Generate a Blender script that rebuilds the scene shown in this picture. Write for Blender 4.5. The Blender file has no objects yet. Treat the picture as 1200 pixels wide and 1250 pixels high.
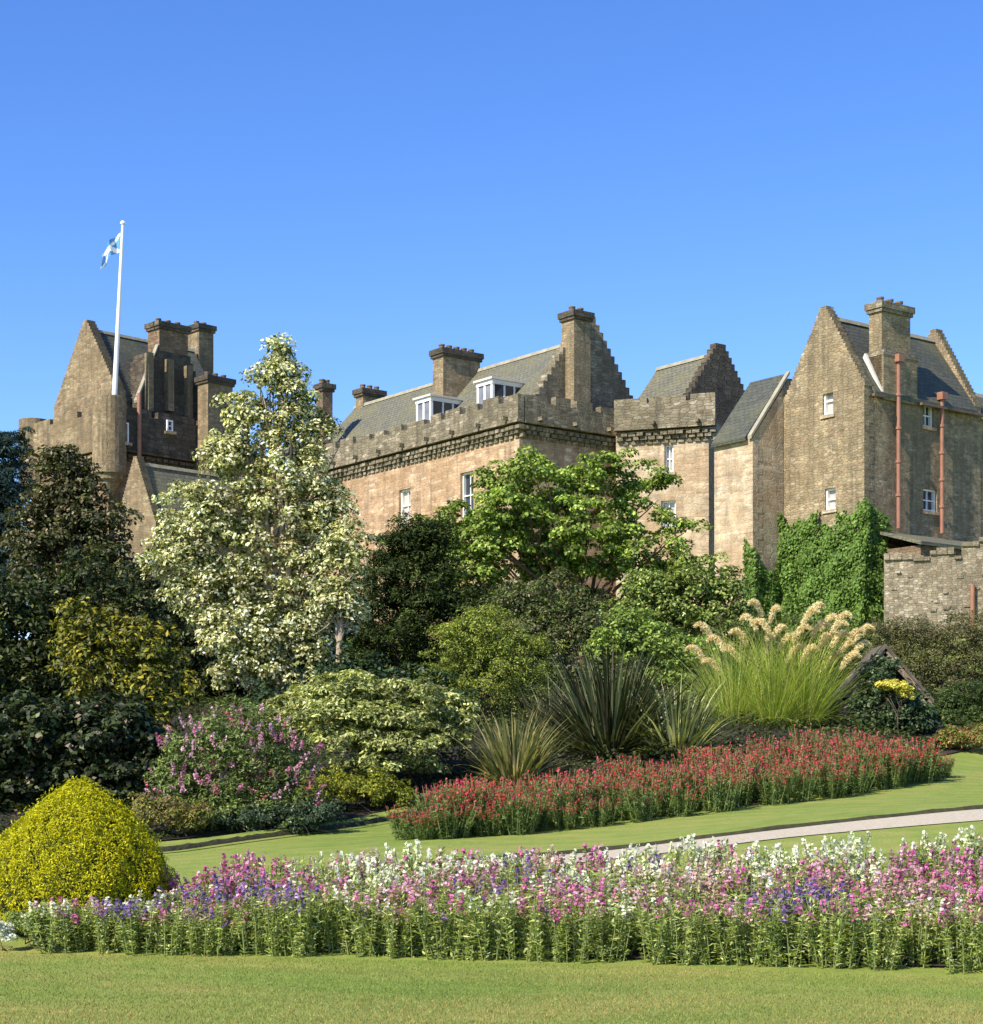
import bpy, math, random
import numpy as np
from mathutils import Vector

# ------------------------------------------------------------------ camera, sky, sun, exposure
S = bpy.context.scene
col = S.collection
F_PX, HOR, CX = 2300.0, 970.0, 600.0          # focal length and horizon in photo pixels; eye at the origin
cam_d = bpy.data.cameras.new("camera"); cam = bpy.data.objects.new("camera", cam_d); col.objects.link(cam)
cam_d.sensor_fit = 'HORIZONTAL'; cam_d.sensor_width = 36.0
cam_d.lens = 36.0 * F_PX / 1200.0
cam_d.shift_y = (HOR - 625.0) / 1250.0 * (1250.0 / 1200.0)
cam_d.clip_start = 0.1; cam_d.clip_end = 6000.0
cam.location = (0, 0, 0); cam.rotation_euler = (math.radians(90), 0, 0)
S.camera = cam

SUN_EL = math.radians(41.0)
SUN_XY = np.array([-0.71, -0.705]); SUN_XY /= np.linalg.norm(SUN_XY)
w = bpy.data.worlds.new("World"); S.world = w; w.use_nodes = True
nt = w.node_tree; nt.nodes.clear()
wo = nt.nodes.new("ShaderNodeOutputWorld"); bg = nt.nodes.new("ShaderNodeBackground")
sky = nt.nodes.new("ShaderNodeTexSky"); sky.sky_type = 'NISHITA'; sky.sun_disc = False
sky.sun_elevation = SUN_EL; sky.sun_rotation = math.atan2(SUN_XY[0], SUN_XY[1])
sky.altitude = 700; sky.air_density = 0.95; sky.dust_density = 0.0; sky.ozone_density = 3.0
hs = nt.nodes.new("ShaderNodeHueSaturation"); hs.inputs['Saturation'].default_value = 1.25; hs.inputs['Hue'].default_value = 0.514
bg.inputs['Strength'].default_value = 0.15
nt.links.new(sky.outputs[0], hs.inputs['Color']); nt.links.new(hs.outputs[0], bg.inputs['Color']); nt.links.new(bg.outputs[0], wo.inputs[0])
sl = bpy.data.lights.new("sun", 'SUN'); sl.energy = 5.0; sl.angle = math.radians(0.53); sl.color = (1.0, 0.91, 0.77)
so = bpy.data.objects.new("sun", sl); col.objects.link(so)
sd = Vector((SUN_XY[0]*math.cos(SUN_EL), SUN_XY[1]*math.cos(SUN_EL), math.sin(SUN_EL)))
so.rotation_euler = sd.to_track_quat('Z', 'Y').to_euler(); so.location = (-30, -30, 40)
S.view_settings.view_transform = 'Standard'; S.view_settings.look = 'None'
S.view_settings.exposure = 0.7; S.view_settings.gamma = 1.0
S.cycles.max_bounces = 6; S.cycles.diffuse_bounces = 3; S.cycles.glossy_bounces = 2
S.cycles.transmission_bounces = 4; S.cycles.transparent_max_bounces = 4

rng = np.random.default_rng(7); random.seed(7)

# ------------------------------------------------------------------ helpers
def tag(o, label=None, cat=None, group=None, kind=None):
    if label: o['label'] = label
    if cat: o['category'] = cat
    if group: o['group'] = group
    if kind: o['kind'] = kind
    return o
def empty(name, loc, label, cat, group=None):
    o = bpy.data.objects.new(name, None); o.location = loc; o.empty_display_size = 0.2
    col.objects.link(o); return tag(o, label, cat, group)
def link(name, me, mat=None, parent=None):
    if mat is not None and len(me.materials) == 0: me.materials.append(mat)
    o = bpy.data.objects.new(name, me); col.objects.link(o)
    if parent is not None:
        o.parent = parent
        o.matrix_parent_inverse.identity()
    return o
def under(o, parent):
    """world-space mesh under an Empty that stands away from the origin: counter the parent's location"""
    p = np.zeros(3); q = parent
    while q is not None: p += np.array(q.location); q = q.parent
    me = o.data; n = len(me.vertices); a = np.empty(n*3, 'f'); me.vertices.foreach_get('co', a)
    a = a.reshape(-1, 3) - p.astype('f'); me.vertices.foreach_set('co', a.ravel()); me.update()
    o.parent = parent; return o
def X_of(px, Y): return (px - CX) / F_PX * Y
def Z_of(py, Y): return (HOR - py) / F_PX * Y

def np_mesh(name, V, Q, C=None, N=None):
    """V (n,3), Q (m,k) polygons all of k corners, C per-vertex colour"""
    me = bpy.data.meshes.new(name); V = np.asarray(V, 'f'); Q = np.asarray(Q, 'i'); m, k = Q.shape
    me.vertices.add(len(V)); me.vertices.foreach_set('co', V.ravel())
    me.loops.add(m*k); me.loops.foreach_set('vertex_index', Q.ravel())
    me.polygons.add(m); me.polygons.foreach_set('loop_start', np.arange(0, m*k, k, dtype='i'))
    if C is not None:
        at = me.attributes.new('tint', 'FLOAT_COLOR', 'POINT')
        c4 = np.ones((len(V), 4), 'f'); c4[:, :3] = C; at.data.foreach_set('color', c4.ravel())
    me.update(calc_edges=True); return me
def joined(parts):
    """join [(V,Q,C)...]"""
    Vs, Qs, Cs, n = [], [], [], 0
    for V, Q, C in parts:
        if len(V) == 0: continue
        Vs.append(V); Qs.append(Q + n); Cs.append(C); n += len(V)
    return np.concatenate(Vs), np.concatenate(Qs), np.concatenate(Cs)
def unit(a): return a / np.maximum(np.linalg.norm(a, axis=-1, keepdims=True), 1e-9)

class MB:
    """plain mesh builder for architecture: n-gons, UV in metres from each face's own plane"""
    def __init__(self): self.v = []; self.f = []; self.mi = []
    def face(self, pts, mi=0):
        n = len(self.v); self.v += [tuple(p) for p in pts]; self.f.append(list(range(n, n+len(pts)))); self.mi.append(mi)
    def build(self, name, mats, parent=None, smooth=False):
        me = bpy.data.meshes.new(name); me.from_pydata(self.v, [], self.f); me.update()
        if not isinstance(mats, (list, tuple)): mats = [mats]
        for m in mats: me.materials.append(m)
        me.polygons.foreach_set('material_index', self.mi)
        uv = me.uv_layers.new(name='metres')
        for p in me.polygons:
            n = p.normal
            if abs(n.z) > 0.98: t = Vector((1, 0, 0)); b = Vector((0, 1, 0))
            else:
                t = Vector((0, 0, 1)).cross(n).normalized(); b = n.cross(t)
            for li in p.loop_indices:
                co = me.vertices[me.loops[li].vertex_index].co
                uv.data[li].uv = (co.dot(t) + 31.7, co.dot(b))
        if smooth: me.polygons.foreach_set('use_smooth', [True]*len(me.polygons))
        o = bpy.data.objects.new(name, me); col.objects.link(o)
        if parent is not None: under(o, parent)
        return o

# ------------------------------------------------------------------ materials
def mat_new(name):
    m = bpy.data.materials.new(name); m.use_nodes = True; t = m.node_tree; t.nodes.clear()
    out = t.nodes.new('ShaderNodeOutputMaterial'); return m, t, out
def nd(t, typ, **kw):
    n = t.nodes.new(typ)
    for k, v in kw.items():
        if k.startswith('i_'): n.inputs[k[2:].replace('_', ' ')].default_value = v
        else: setattr(n, k, v)
    return n
def ramp(t, fac, stops):
    r = t.nodes.new('ShaderNodeValToRGB'); e = r.color_ramp.elements
    while len(e) < len(stops): e.new(0.5)
    for k, (p, c) in enumerate(stops): e[k].position = p; e[k].color = (*c, 1)
    t.links.new(fac, r.inputs[0]); return r.outputs[0]
def mixc(t, fac, a, b, mode='MIX'):
    m = t.nodes.new('ShaderNodeMix'); m.data_type = 'RGBA'; m.blend_type = mode
    for s, v in ((m.inputs[0], fac), (m.inputs[6], a), (m.inputs[7], b)):
        if hasattr(v, 'is_linked'): t.links.new(v, s)
        else: s.default_value = v if not isinstance(v, tuple) else (*v, 1)
    return m.outputs[2]

def mat_stone(name, cols, mortar, size=(0.55, 0.28), patch=None, streak=0.25, bump=0.5):
    m, t, out = mat_new(name); L = t.links.new
    uv = nd(t, 'ShaderNodeUVMap'); uv.uv_map = 'metres'
    mp = nd(t, 'ShaderNodeMapping'); mp.inputs['Scale'].default_value = (1/size[0], 1/size[1], 1)
    L(uv.outputs[0], mp.inputs[0])
    nz = nd(t, 'ShaderNodeTexNoise', i_Scale=0.9, i_Detail=2.0); L(mp.outputs[0], nz.inputs['Vector'])
    ad = nd(t, 'ShaderNodeVectorMath', operation='MULTIPLY_ADD'); ad.inputs[1].default_value = (0.5, 0.35, 0)
    L(nz.outputs['Color'], ad.inputs[0]); L(mp.outputs[0], ad.inputs[2])
    vo = nd(t, 'ShaderNodeTexVoronoi', voronoi_dimensions='2D', i_Scale=1.0, i_Randomness=0.72); L(ad.outputs[0], vo.inputs['Vector'])
    ve = nd(t, 'ShaderNodeTexVoronoi', voronoi_dimensions='2D', feature='DISTANCE_TO_EDGE', i_Scale=1.0, i_Randomness=0.72); L(ad.outputs[0], ve.inputs['Vector'])
    sep = nd(t, 'ShaderNodeSeparateColor'); L(vo.outputs['Color'], sep.inputs[0])
    n = len(cols); c = ramp(t, sep.outputs[0], [((k + 0.5)/n, cc) for k, cc in enumerate(cols)])
    # value jitter of single stones
    jt = nd(t, 'ShaderNodeMapRange', i_To_Min=0.78, i_To_Max=1.18); L(sep.outputs[1], jt.inputs[0])
    c = mixc(t, 1.0, c, jt.outputs[0], 'MULTIPLY')
    me_ = nd(t, 'ShaderNodeMapRange', i_From_Min=0.02, i_From_Max=0.10); L(ve.outputs['Distance'], me_.inputs[0])
    jm = nd(t, 'ShaderNodeMapRange', i_To_Min=0.12); L(me_.outputs[0], jm.inputs[0]); c = mixc(t, jm.outputs[0], mortar, c)
    # large weather patches (lichen, damp) with shapes of their own
    big = nd(t, 'ShaderNodeTexNoise', i_Scale=0.33, i_Detail=5.0, i_Roughness=0.62); L(uv.outputs[0], big.inputs['Vector'])
    f = nd(t, 'ShaderNodeMapRange', i_From_Min=0.44, i_From_Max=0.62, i_To_Max=0.72); L(big.outputs[0], f.inputs[0])
    pw = nd(t, 'ShaderNodeTexNoise', i_Scale=1.6, i_Detail=5.0, i_Roughness=0.7); L(uv.outputs[0], pw.inputs['Vector'])
    pr = nd(t, 'ShaderNodeMapRange', i_From_Min=0.3, i_From_Max=0.7, i_To_Min=0.6, i_To_Max=1.36); L(pw.outputs[0], pr.inputs[0]); c = mixc(t, 1.0, c, pr.outputs[0], 'MULTIPLY')
    c = mixc(t, f.outputs[0], c, patch or tuple(x*0.6 for x in cols[0]))
    st = nd(t, 'ShaderNodeMapping'); st.inputs['Scale'].default_value = (1.7, 0.16, 1); L(uv.outputs[0], st.inputs[0])
    sn = nd(t, 'ShaderNodeTexNoise', i_Scale=1.0, i_Detail=4.0, i_Roughness=0.7); L(st.outputs[0], sn.inputs['Vector'])
    f2 = nd(t, 'ShaderNodeMapRange', i_From_Min=0.47, i_From_Max=0.72, i_To_Max=min(1, streak*1.5)); L(sn.outputs[0], f2.inputs[0])
    c = mixc(t, f2.outputs[0], c, (0.09, 0.075, 0.055))
    fine = nd(t, 'ShaderNodeTexNoise', i_Scale=9.0, i_Detail=5.0, i_Roughness=0.7); L(uv.outputs[0], fine.inputs['Vector'])
    fr = nd(t, 'ShaderNodeMapRange', i_From_Min=0.25, i_From_Max=0.75, i_To_Min=0.72, i_To_Max=1.25); L(fine.outputs[0], fr.inputs[0])
    c = mixc(t, 1.0, c, fr.outputs[0], 'MULTIPLY')
    hgt = nd(t, 'ShaderNodeMath', operation='MULTIPLY_ADD', i_Value=0.0); hgt.inputs[1].default_value = 0.6
    L(fine.outputs[0], hgt.inputs[0]); L(me_.outputs[0], hgt.inputs[2])
    h2 = nd(t, 'ShaderNodeMath', operation='ADD'); L(hgt.outputs[0], h2.inputs[0]); L(sep.outputs[2], h2.inputs[1])
    bp = nd(t, 'ShaderNodeBump', i_Strength=bump, i_Distance=0.05); L(h2.outputs[0], bp.inputs['Height'])
    b = nd(t, 'ShaderNodeBsdfPrincipled', i_Roughness=0.92); b.inputs['Specular IOR Level'].default_value = 0.2
    L(c, b.inputs['Base Color']); L(bp.outputs[0], b.inputs['Normal']); L(b.outputs[0], out.inputs[0]); return m

def mat_slate(name, c1, c2, moss):
    m, t, out = mat_new(name); L = t.links.new
    uv = nd(t, 'ShaderNodeUVMap'); uv.uv_map = 'metres'
    br = nd(t, 'ShaderNodeTexBrick', i_Scale=1.0, i_Mortar_Size=0.012, i_Brick_Width=0.34, i_Row_Height=0.24)
    br.inputs['Color1'].default_value = (*c1, 1); br.inputs['Color2'].default_value = (*c2, 1); br.inputs['Mortar'].default_value = (0.02, 0.02, 0.02, 1)
    L(uv.outputs[0], br.inputs['Vector'])
    n = nd(t, 'ShaderNodeTexNoise', i_Scale=0.5, i_Detail=6.0, i_Roughness=0.65); L(uv.outputs[0], n.inputs['Vector'])
    f = nd(t, 'ShaderNodeMapRange', i_From_Min=0.45, i_From_Max=0.68, i_To_Max=0.75); L(n.outputs[0], f.inputs[0])
    c = mixc(t, f.outputs[0], br.outputs['Color'], moss)
    n2 = nd(t, 'ShaderNodeTexNoise', i_Scale=7.0, i_Detail=3.0); L(uv.outputs[0], n2.inputs['Vector'])
    fr = nd(t, 'ShaderNodeMapRange', i_From_Min=0.3, i_From_Max=0.7, i_To_Min=0.7, i_To_Max=1.3); L(n2.outputs[0], fr.inputs[0])
    c = mixc(t, 1.0, c, fr.outputs[0], 'MULTIPLY')
    bp = nd(t, 'ShaderNodeBump', i_Strength=0.6, i_Distance=0.03); L(br.outputs['Fac'], bp.inputs['Height']); bp.invert = True
    b = nd(t, 'ShaderNodeBsdfPrincipled', i_Roughness=0.75); L(c, b.inputs['Base Color']); L(bp.outputs[0], b.inputs['Normal']); L(b.outputs[0], out.inputs[0]); return m

def mat_noise(name, c1, c2, scale=6.0, rough=0.8, bump=0.3, dist=0.02, detail=6.0, stretch=None):
    m, t, out = mat_new(name); L = t.links.new
    tc = nd(t, 'ShaderNodeTexCoord'); src = tc.outputs['Object']
    if stretch:
        mp = nd(t, 'ShaderNodeMapping'); mp.inputs['Scale'].default_value = stretch; L(src, mp.inputs[0]); src = mp.outputs[0]
    n = nd(t, 'ShaderNodeTexNoise', i_Scale=scale, i_Detail=detail, i_Roughness=0.65); L(src, n.inputs['Vector'])
    c = ramp(t, n.outputs[0], [(0.32, c1), (0.68, c2)])
    b = nd(t, 'ShaderNodeBsdfPrincipled', i_Roughness=rough); L(c, b.inputs['Base Color'])
    if bump:
        bp = nd(t, 'ShaderNodeBump', i_Strength=bump, i_Distance=dist); L(n.outputs[0], bp.inputs['Height']); L(bp.outputs[0], b.inputs['Normal'])
    L(b.outputs[0], out.inputs[0]); return m

def mat_leaf(name, rough=0.5, trans=0.3, spec=0.35, tint=(1.15, 1.2, 0.5)):
    m, t, out = mat_new(name); L = t.links.new
    at = nd(t, 'ShaderNodeAttribute'); at.attribute_name = 'tint'
    b = nd(t, 'ShaderNodeBsdfPrincipled', i_Roughness=rough); b.inputs['Specular IOR Level'].default_value = spec
    L(at.outputs['Color'], b.inputs['Base Color'])
    tr = nd(t, 'ShaderNodeBsdfTranslucent'); c = mixc(t, 1.0, at.outputs['Color'], tint, 'MULTIPLY'); L(c, tr.inputs['Color'])
    mx = nd(t, 'ShaderNodeMixShader', i_Fac=trans); L(b.outputs[0], mx.inputs[1]); L(tr.outputs[0], mx.inputs[2]); L(mx.outputs[0], out.inputs[0]); return m

def mat_lawn(name, dry=0.5):
    m, t, out = mat_new(name); L = t.links.new
    g = nd(t, 'ShaderNodeNewGeometry')
    n1 = nd(t, 'ShaderNodeTexNoise', i_Scale=0.35, i_Detail=4.0, i_Roughness=0.6); L(g.outputs['Position'], n1.inputs['Vector'])
    n2 = nd(t, 'ShaderNodeTexNoise', i_Scale=2.2, i_Detail=5.0, i_Roughness=0.7); L(g.outputs['Position'], n2.inputs['Vector'])
    n3 = nd(t, 'ShaderNodeTexNoise', i_Scale=60.0, i_Detail=3.0, i_Roughness=0.7); L(g.outputs['Position'], n3.inputs['Vector'])
    a = nd(t, 'ShaderNodeMath', operation='MULTIPLY_ADD'); a.inputs[1].default_value = 0.55; L(n2.outputs[0], a.inputs[0])
    s = nd(t, 'ShaderNodeMath', operation='MULTIPLY'); s.inputs[1].default_value = 0.45; L(n1.outputs[0], s.inputs[0]); L(s.outputs[0], a.inputs[2])
    c = ramp(t, a.outputs[0], [(0.34, (0.155, 0.22, 0.038)), (0.50, (0.222, 0.275, 0.056)), (0.62, (0.29, 0.285, 0.075)), (0.72, (0.36, 0.30, 0.11))])
    fr = nd(t, 'ShaderNodeMapRange', i_From_Min=0.3, i_From_Max=0.7, i_To_Min=0.65, i_To_Max=1.35); L(n3.outputs[0], fr.inputs[0])
    c = mixc(t, 1.0, c, fr.outputs[0], 'MULTIPLY')
    rot = nd(t, 'ShaderNodeMapping'); rot.inputs['Rotation'].default_value = (0, 0, 0.22); L(g.outputs['Position'], rot.inputs[0])
    wv = nd(t, 'ShaderNodeTexWave', bands_direction='Y', i_Scale=0.42, i_Distortion=1.2, i_Detail=2.0); L(rot.outputs[0], wv.inputs['Vector'])
    wr = nd(t, 'ShaderNodeMapRange', i_To_Min=0.95, i_To_Max=1.04); L(wv.outputs['Fac'], wr.inputs[0]); c = mixc(t, 1.0, c, wr.outputs[0], 'MULTIPLY')
    bp = nd(t, 'ShaderNodeBump', i_Strength=0.7, i_Distance=0.03); L(n3.outputs[0], bp.inputs['Height'])
    b = nd(t, 'ShaderNodeBsdfPrincipled', i_Roughness=0.85); b.inputs['Specular IOR Level'].default_value = 0.15
    L(c, b.inputs['Base Color']); L(bp.outputs[0], b.inputs['Normal']); L(b.outputs[0], out.inputs[0]); return m

M_warm = mat_stone('warm sandstone', [(0.44, 0.29, 0.17), (0.51, 0.36, 0.23), (0.40, 0.255, 0.145), (0.56, 0.42, 0.29), (0.47, 0.305, 0.185)], (0.39, 0.29, 0.19), (0.5, 0.17), (0.31, 0.20, 0.105), 0.4, 0.4)
M_pale = mat_stone('pale sandstone', [(0.46, 0.35, 0.225), (0.54, 0.44, 0.31), (0.42, 0.30, 0.185), (0.50, 0.42, 0.30)], (0.47, 0.385, 0.27), (0.52, 0.17), (0.36, 0.25, 0.145), 0.3, 0.35)
M_grey = mat_stone('lichened parapet stone', [(0.22, 0.185, 0.12), (0.29, 0.245, 0.165), (0.17, 0.14, 0.09), (0.34, 0.30, 0.22)], (0.20, 0.17, 0.11), (0.42, 0.15), (0.13, 0.115, 0.075), 0.55, 0.6)
M_buff = mat_stone('buff rubble', [(0.29, 0.225, 0.13), (0.35, 0.285, 0.17), (0.24, 0.185, 0.105), (0.38, 0.315, 0.205), (0.31, 0.22, 0.13)], (0.29, 0.235, 0.145), (0.30, 0.12), (0.21, 0.165, 0.095), 0.45, 0.65)
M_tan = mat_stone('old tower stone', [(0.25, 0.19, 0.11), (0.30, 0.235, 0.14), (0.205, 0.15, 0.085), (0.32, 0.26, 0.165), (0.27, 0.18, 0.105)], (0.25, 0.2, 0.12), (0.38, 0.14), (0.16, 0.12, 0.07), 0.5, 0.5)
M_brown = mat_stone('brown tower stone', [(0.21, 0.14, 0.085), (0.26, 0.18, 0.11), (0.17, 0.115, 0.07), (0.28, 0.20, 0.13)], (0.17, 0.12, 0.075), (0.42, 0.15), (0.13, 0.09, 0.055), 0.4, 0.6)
M_wallgrey = mat_stone('grey field rubble', [(0.25, 0.205, 0.135), (0.30, 0.25, 0.17), (0.21, 0.17, 0.11), (0.33, 0.28, 0.195), (0.40, 0.35, 0.26)], (0.25, 0.21, 0.145), (0.2, 0.1), (0.19, 0.155, 0.10), 0.3, 0.6)
M_dark = mat_stone('soot and painted shade stone', [(0.10, 0.085, 0.06), (0.14, 0.11, 0.08), (0.075, 0.065, 0.05)], (0.06, 0.05, 0.04), (0.5, 0.25), (0.05, 0.045, 0.035), 0.4, 0.5)  # soot on chimney caps; painted shade on the gable, gablet and tower parapet
M_lead = mat_noise('pale lead flashing', (0.5, 0.48, 0.42), (0.66, 0.63, 0.56), 3.0, 0.7, 0.1)
M_ridge = mat_noise('lichened ridge stone', (0.22, 0.2, 0.14), (0.36, 0.33, 0.24), 3.0, 0.9, 0.2)
M_slate = mat_slate('grey slate', (0.11, 0.108, 0.075), (0.145, 0.14, 0.095), (0.155, 0.145, 0.06))
M_slate2 = mat_slate('dark slate', (0.05, 0.055, 0.042), (0.075, 0.078, 0.058), (0.10, 0.10, 0.05))
M_white = mat_noise('white window paint', (0.74, 0.73, 0.70), (0.84, 0.83, 0.80), 5.0, 0.5, 0.05)
M_rust = mat_noise('red brown pipe paint', (0.23, 0.10, 0.06), (0.32, 0.15, 0.09), 2.0, 0.55, 0.1)
M_clay = mat_noise('sooty clay', (0.09, 0.07, 0.05), (0.2, 0.13, 0.09), 4.0, 0.8, 0.2)
M_pole = mat_noise('white pole paint', (0.76, 0.76, 0.74), (0.84, 0.84, 0.82), 2.0, 0.4, 0.0)
M_blue = mat_noise('blue flag cloth', (0.06, 0.22, 0.48), (0.10, 0.30, 0.58), 3.0, 0.8, 0.0)
M_cloth = mat_noise('white flag cloth', (0.75, 0.76, 0.78), (0.82, 0.83, 0.85), 3.0, 0.8, 0.0)
M_soil = mat_noise('dark garden soil', (0.012, 0.009, 0.005), (0.034, 0.024, 0.013), 5.0, 0.95, 0.8, 0.06)
M_edge = mat_noise('cut turf edge', (0.014, 0.014, 0.005), (0.05, 0.048, 0.015), 9.0, 0.95, 0.8, 0.04)
M_gravel = mat_noise('pale gravel', (0.33, 0.285, 0.20), (0.51, 0.45, 0.33), 22.0, 0.9, 0.6, 0.02)
M_bark = mat_noise('bark', (0.06, 0.042, 0.028), (0.17, 0.125, 0.085), 5.0, 0.9, 0.8, 0.04, stretch=(3, 3, 0.6))
M_barkp = mat_noise('pale bark', (0.22, 0.16, 0.10), (0.45, 0.36, 0.25), 4.0, 0.9, 0.6, 0.03, stretch=(3, 3, 0.8))
M_barkr = mat_noise('reddish bark', (0.11, 0.055, 0.03), (0.27, 0.15, 0.09), 5.0, 0.9, 0.7, 0.03, stretch=(3, 3, 0.6))
M_timber = mat_noise('weathered timber', (0.13, 0.095, 0.065), (0.33, 0.26, 0.18), 3.0, 0.85, 0.5, 0.02, stretch=(5, 5, 0.7))
M_thatch = mat_noise('mossy dark roof timber', (0.05, 0.042, 0.033), (0.15, 0.12, 0.085), 5.0, 0.9, 0.7, 0.03)
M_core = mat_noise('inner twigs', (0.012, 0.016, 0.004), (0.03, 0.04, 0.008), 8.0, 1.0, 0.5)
M_leaf = mat_leaf('leaf', 0.6, 0.32, 0.2)
M_gloss = mat_leaf('glossy leaf', 0.5, 0.22, 0.3)
M_petal = mat_leaf('petal', 0.7, 0.35, 0.1, (1.1, 1.05, 1.05))
M_lawn = mat_lawn('mown lawn', 0.35); 
def mat_glass(name, c):
    m, t, out = mat_new(name); L = t.links.new
    g = nd(t, 'ShaderNodeTexCoord'); n = nd(t, 'ShaderNodeTexNoise', i_Scale=1.3, i_Detail=2.0); L(g.outputs['Object'], n.inputs['Vector'])
    cc = ramp(t, n.outputs[0], [(0.3, tuple(x*0.7 for x in c)), (0.7, tuple(min(1, x*1.2) for x in c))])
    b = nd(t, 'ShaderNodeBsdfPrincipled', i_Roughness=0.08); b.inputs['Specular IOR Level'].default_value = 0.8
    L(cc, b.inputs['Base Color']); L(b.outputs[0], out.inputs[0]); return m
M_paneg = mat_glass('grey dormer pane', (0.2, 0.2, 0.2)); M_pane = mat_glass('pane over pale blind', (0.52, 0.47, 0.42)); M_paned = mat_glass('dark pane', (0.03, 0.04, 0.055))

# ------------------------------------------------------------------ ground surface (thin-plate spline through surveyed spots)
ctrl = [(0,1250,13.1),(600,1250,13.1),(1200,1250,13.1),(0,1160,19.2),(600,1177,17.6),(1200,1195,16.3),
 (1200,1003,26),(1200,988,27.5),(950,1025,25.3),(950,1012,27),(700,1053,25),(700,1040,26.7),(210,1068,25.5),(-100,1080,25),
 (1150,957,35),(1200,932,40),(1000,977,32.5),(800,1002,30),(520,1027,28),(210,1041,30),(480,1004,34),(-150,1040,31),
 (750,925,38),(950,900,41),(1150,890,44),(100,990,34),(300,945,39),(1350,900,44),
 (410,850,52),(100,850,52),(900,830,56),(-200,850,52),(1400,840,56)]
P = [(X_of(a, Y), Y, Z_of(b, Y)) for a, b, Y in ctrl]
P += [(-30, 0, -1.6), (0, 0, -1.6), (30, 0, -1.6), (-20, 14, -1.6), (20, 14, -1.5), (-30, 85, 6.9), (0, 85, 7.0), (30, 82, 7.0), (-40, 105, 8.5), (0, 105, 8.5), (40, 105, 8.5), (35, 60, 4.0), (-35, 60, 3.6)]
P = np.array(P); PXY = P[:, :2]
def _k(r2): return 0.5 * r2 * np.log(np.maximum(r2, 1e-9))
_n = len(P); _d = ((PXY[:, None] - PXY[None])**2).sum(-1); A_ = np.zeros((_n+3, _n+3)); A_[:_n, :_n] = _k(_d) + np.eye(_n)*0.6
A_[:_n, _n] = 1; A_[:_n, _n+1:] = PXY; A_[_n, :_n] = 1; A_[_n+1:, :_n] = PXY.T
_w = np.linalg.solve(A_, np.concatenate([P[:, 2], np.zeros(3)]))
def H(x, y):
    x = np.clip(np.asarray(x, float), -38, 38); y = np.clip(np.asarray(y, float), 2, 105)
    sh = x.shape; q = np.stack([x.ravel(), y.ravel()], 1); out = np.empty(len(q))
    for s in range(0, len(q), 4000):
        e = q[s:s+4000]; out[s:s+4000] = _k(((e[:, None] - PXY[None])**2).sum(-1)) @ _w[:_n] + _w[_n] + e @ _w[_n+1:]
    return out.reshape(sh)
gx = np.concatenate([[-3000, -1200, -500, -200, -100, -60], np.arange(-40, 40.01, 0.5), [60, 100, 200, 500, 1200, 3000]])
gy = np.concatenate([[-1500, -400, -100, -30, -5], np.arange(2, 60, 0.5), np.arange(60, 110, 1.5), [125, 160, 250, 500, 1200, 4500]])
GX, GY = np.meshgrid(gx, gy); GZ = H(GX, GY)
nx, ny = len(gx), len(gy); idx = np.arange(nx*ny).reshape(ny, nx)
Q = np.stack([idx[:-1, :-1], idx[:-1, 1:], idx[1:, 1:], idx[1:, :-1]], -1).reshape(-1, 4)
me = np_mesh('lawn', np.stack([GX, GY, GZ], -1).reshape(-1, 3), Q); me.polygons.foreach_set('use_smooth', np.ones(len(Q), bool))
tag(link('lawn', me, M_lawn), 'wide mown lawn rising towards the castle', 'lawn', kind='structure')

def resample(pts, n):
    p = np.array([(X_of(a, Y), Y) for a, Y in pts]); s = np.concatenate([[0], np.cumsum(np.linalg.norm(np.diff(p, axis=0), axis=1))])
    q = np.linspace(0, s[-1], n); r = np.stack([np.interp(q, s, p[:, 0]), np.interp(q, s, p[:, 1])], 1)
    for _ in range(max(2, n//10)): r[1:-1] = 0.25*r[:-2] + 0.5*r[1:-1] + 0.25*r[2:]
    return r
def drape(name, front, back, mat, off, n=80, m=14, label=None, wob=0.0):
    a, b = resample(front, n), resample(back, n)
    if wob: a = a + rng.normal(0, wob, a.shape)
    tt = np.linspace(0, 1, m)[:, None, None]; g = a[None]*(1-tt) + b[None]*tt
    z = H(g[..., 0], g[..., 1]) + off
    V = np.concatenate([g, z[..., None]], -1).reshape(-1, 3); ii = np.arange(n*m).reshape(m, n)
    Q = np.stack([ii[:-1, :-1], ii[:-1, 1:], ii[1:, 1:], ii[1:, :-1]], -1).reshape(-1, 4)
    me = np_mesh(name, V, Q); me.polygons.foreach_set('use_smooth', np.ones(len(Q), bool))
    return tag(link(name, me, mat), label, None, kind='structure')
BED_F = [(40, 19.45), (600, 18.1), (1200, 16.85), (1275, 16.75)]; BED_B = [(40, 21.6), (600, 20.8), (1200, 20.0), (1275, 19.9)]
drape('flower_bed_soil', BED_F, BED_B, M_soil, 0.02, wob=0.02)
drape('border_soil', [(-400, 30.4), (-100, 30.4), (200, 31.2), (460, 35.0), (560, 33.0), (700, 34.6), (900, 36.6), (1110, 39.4), (1200, 42), (1265, 45)], [(-400, 58), (1265, 58)], M_soil, 0.03, 100, 60)
drape('red_bed_soil', [(510, 29.6), (545, 29.3), (800, 31.0), (1000, 33.4), (1110, 35.6), (1130, 36.7)], [(510, 30), (560, 33), (700, 36.9), (900, 38.5), (1110, 40.5), (1140, 39)], M_soil, 0.036, 70, 20, wob=0.03)
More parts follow.
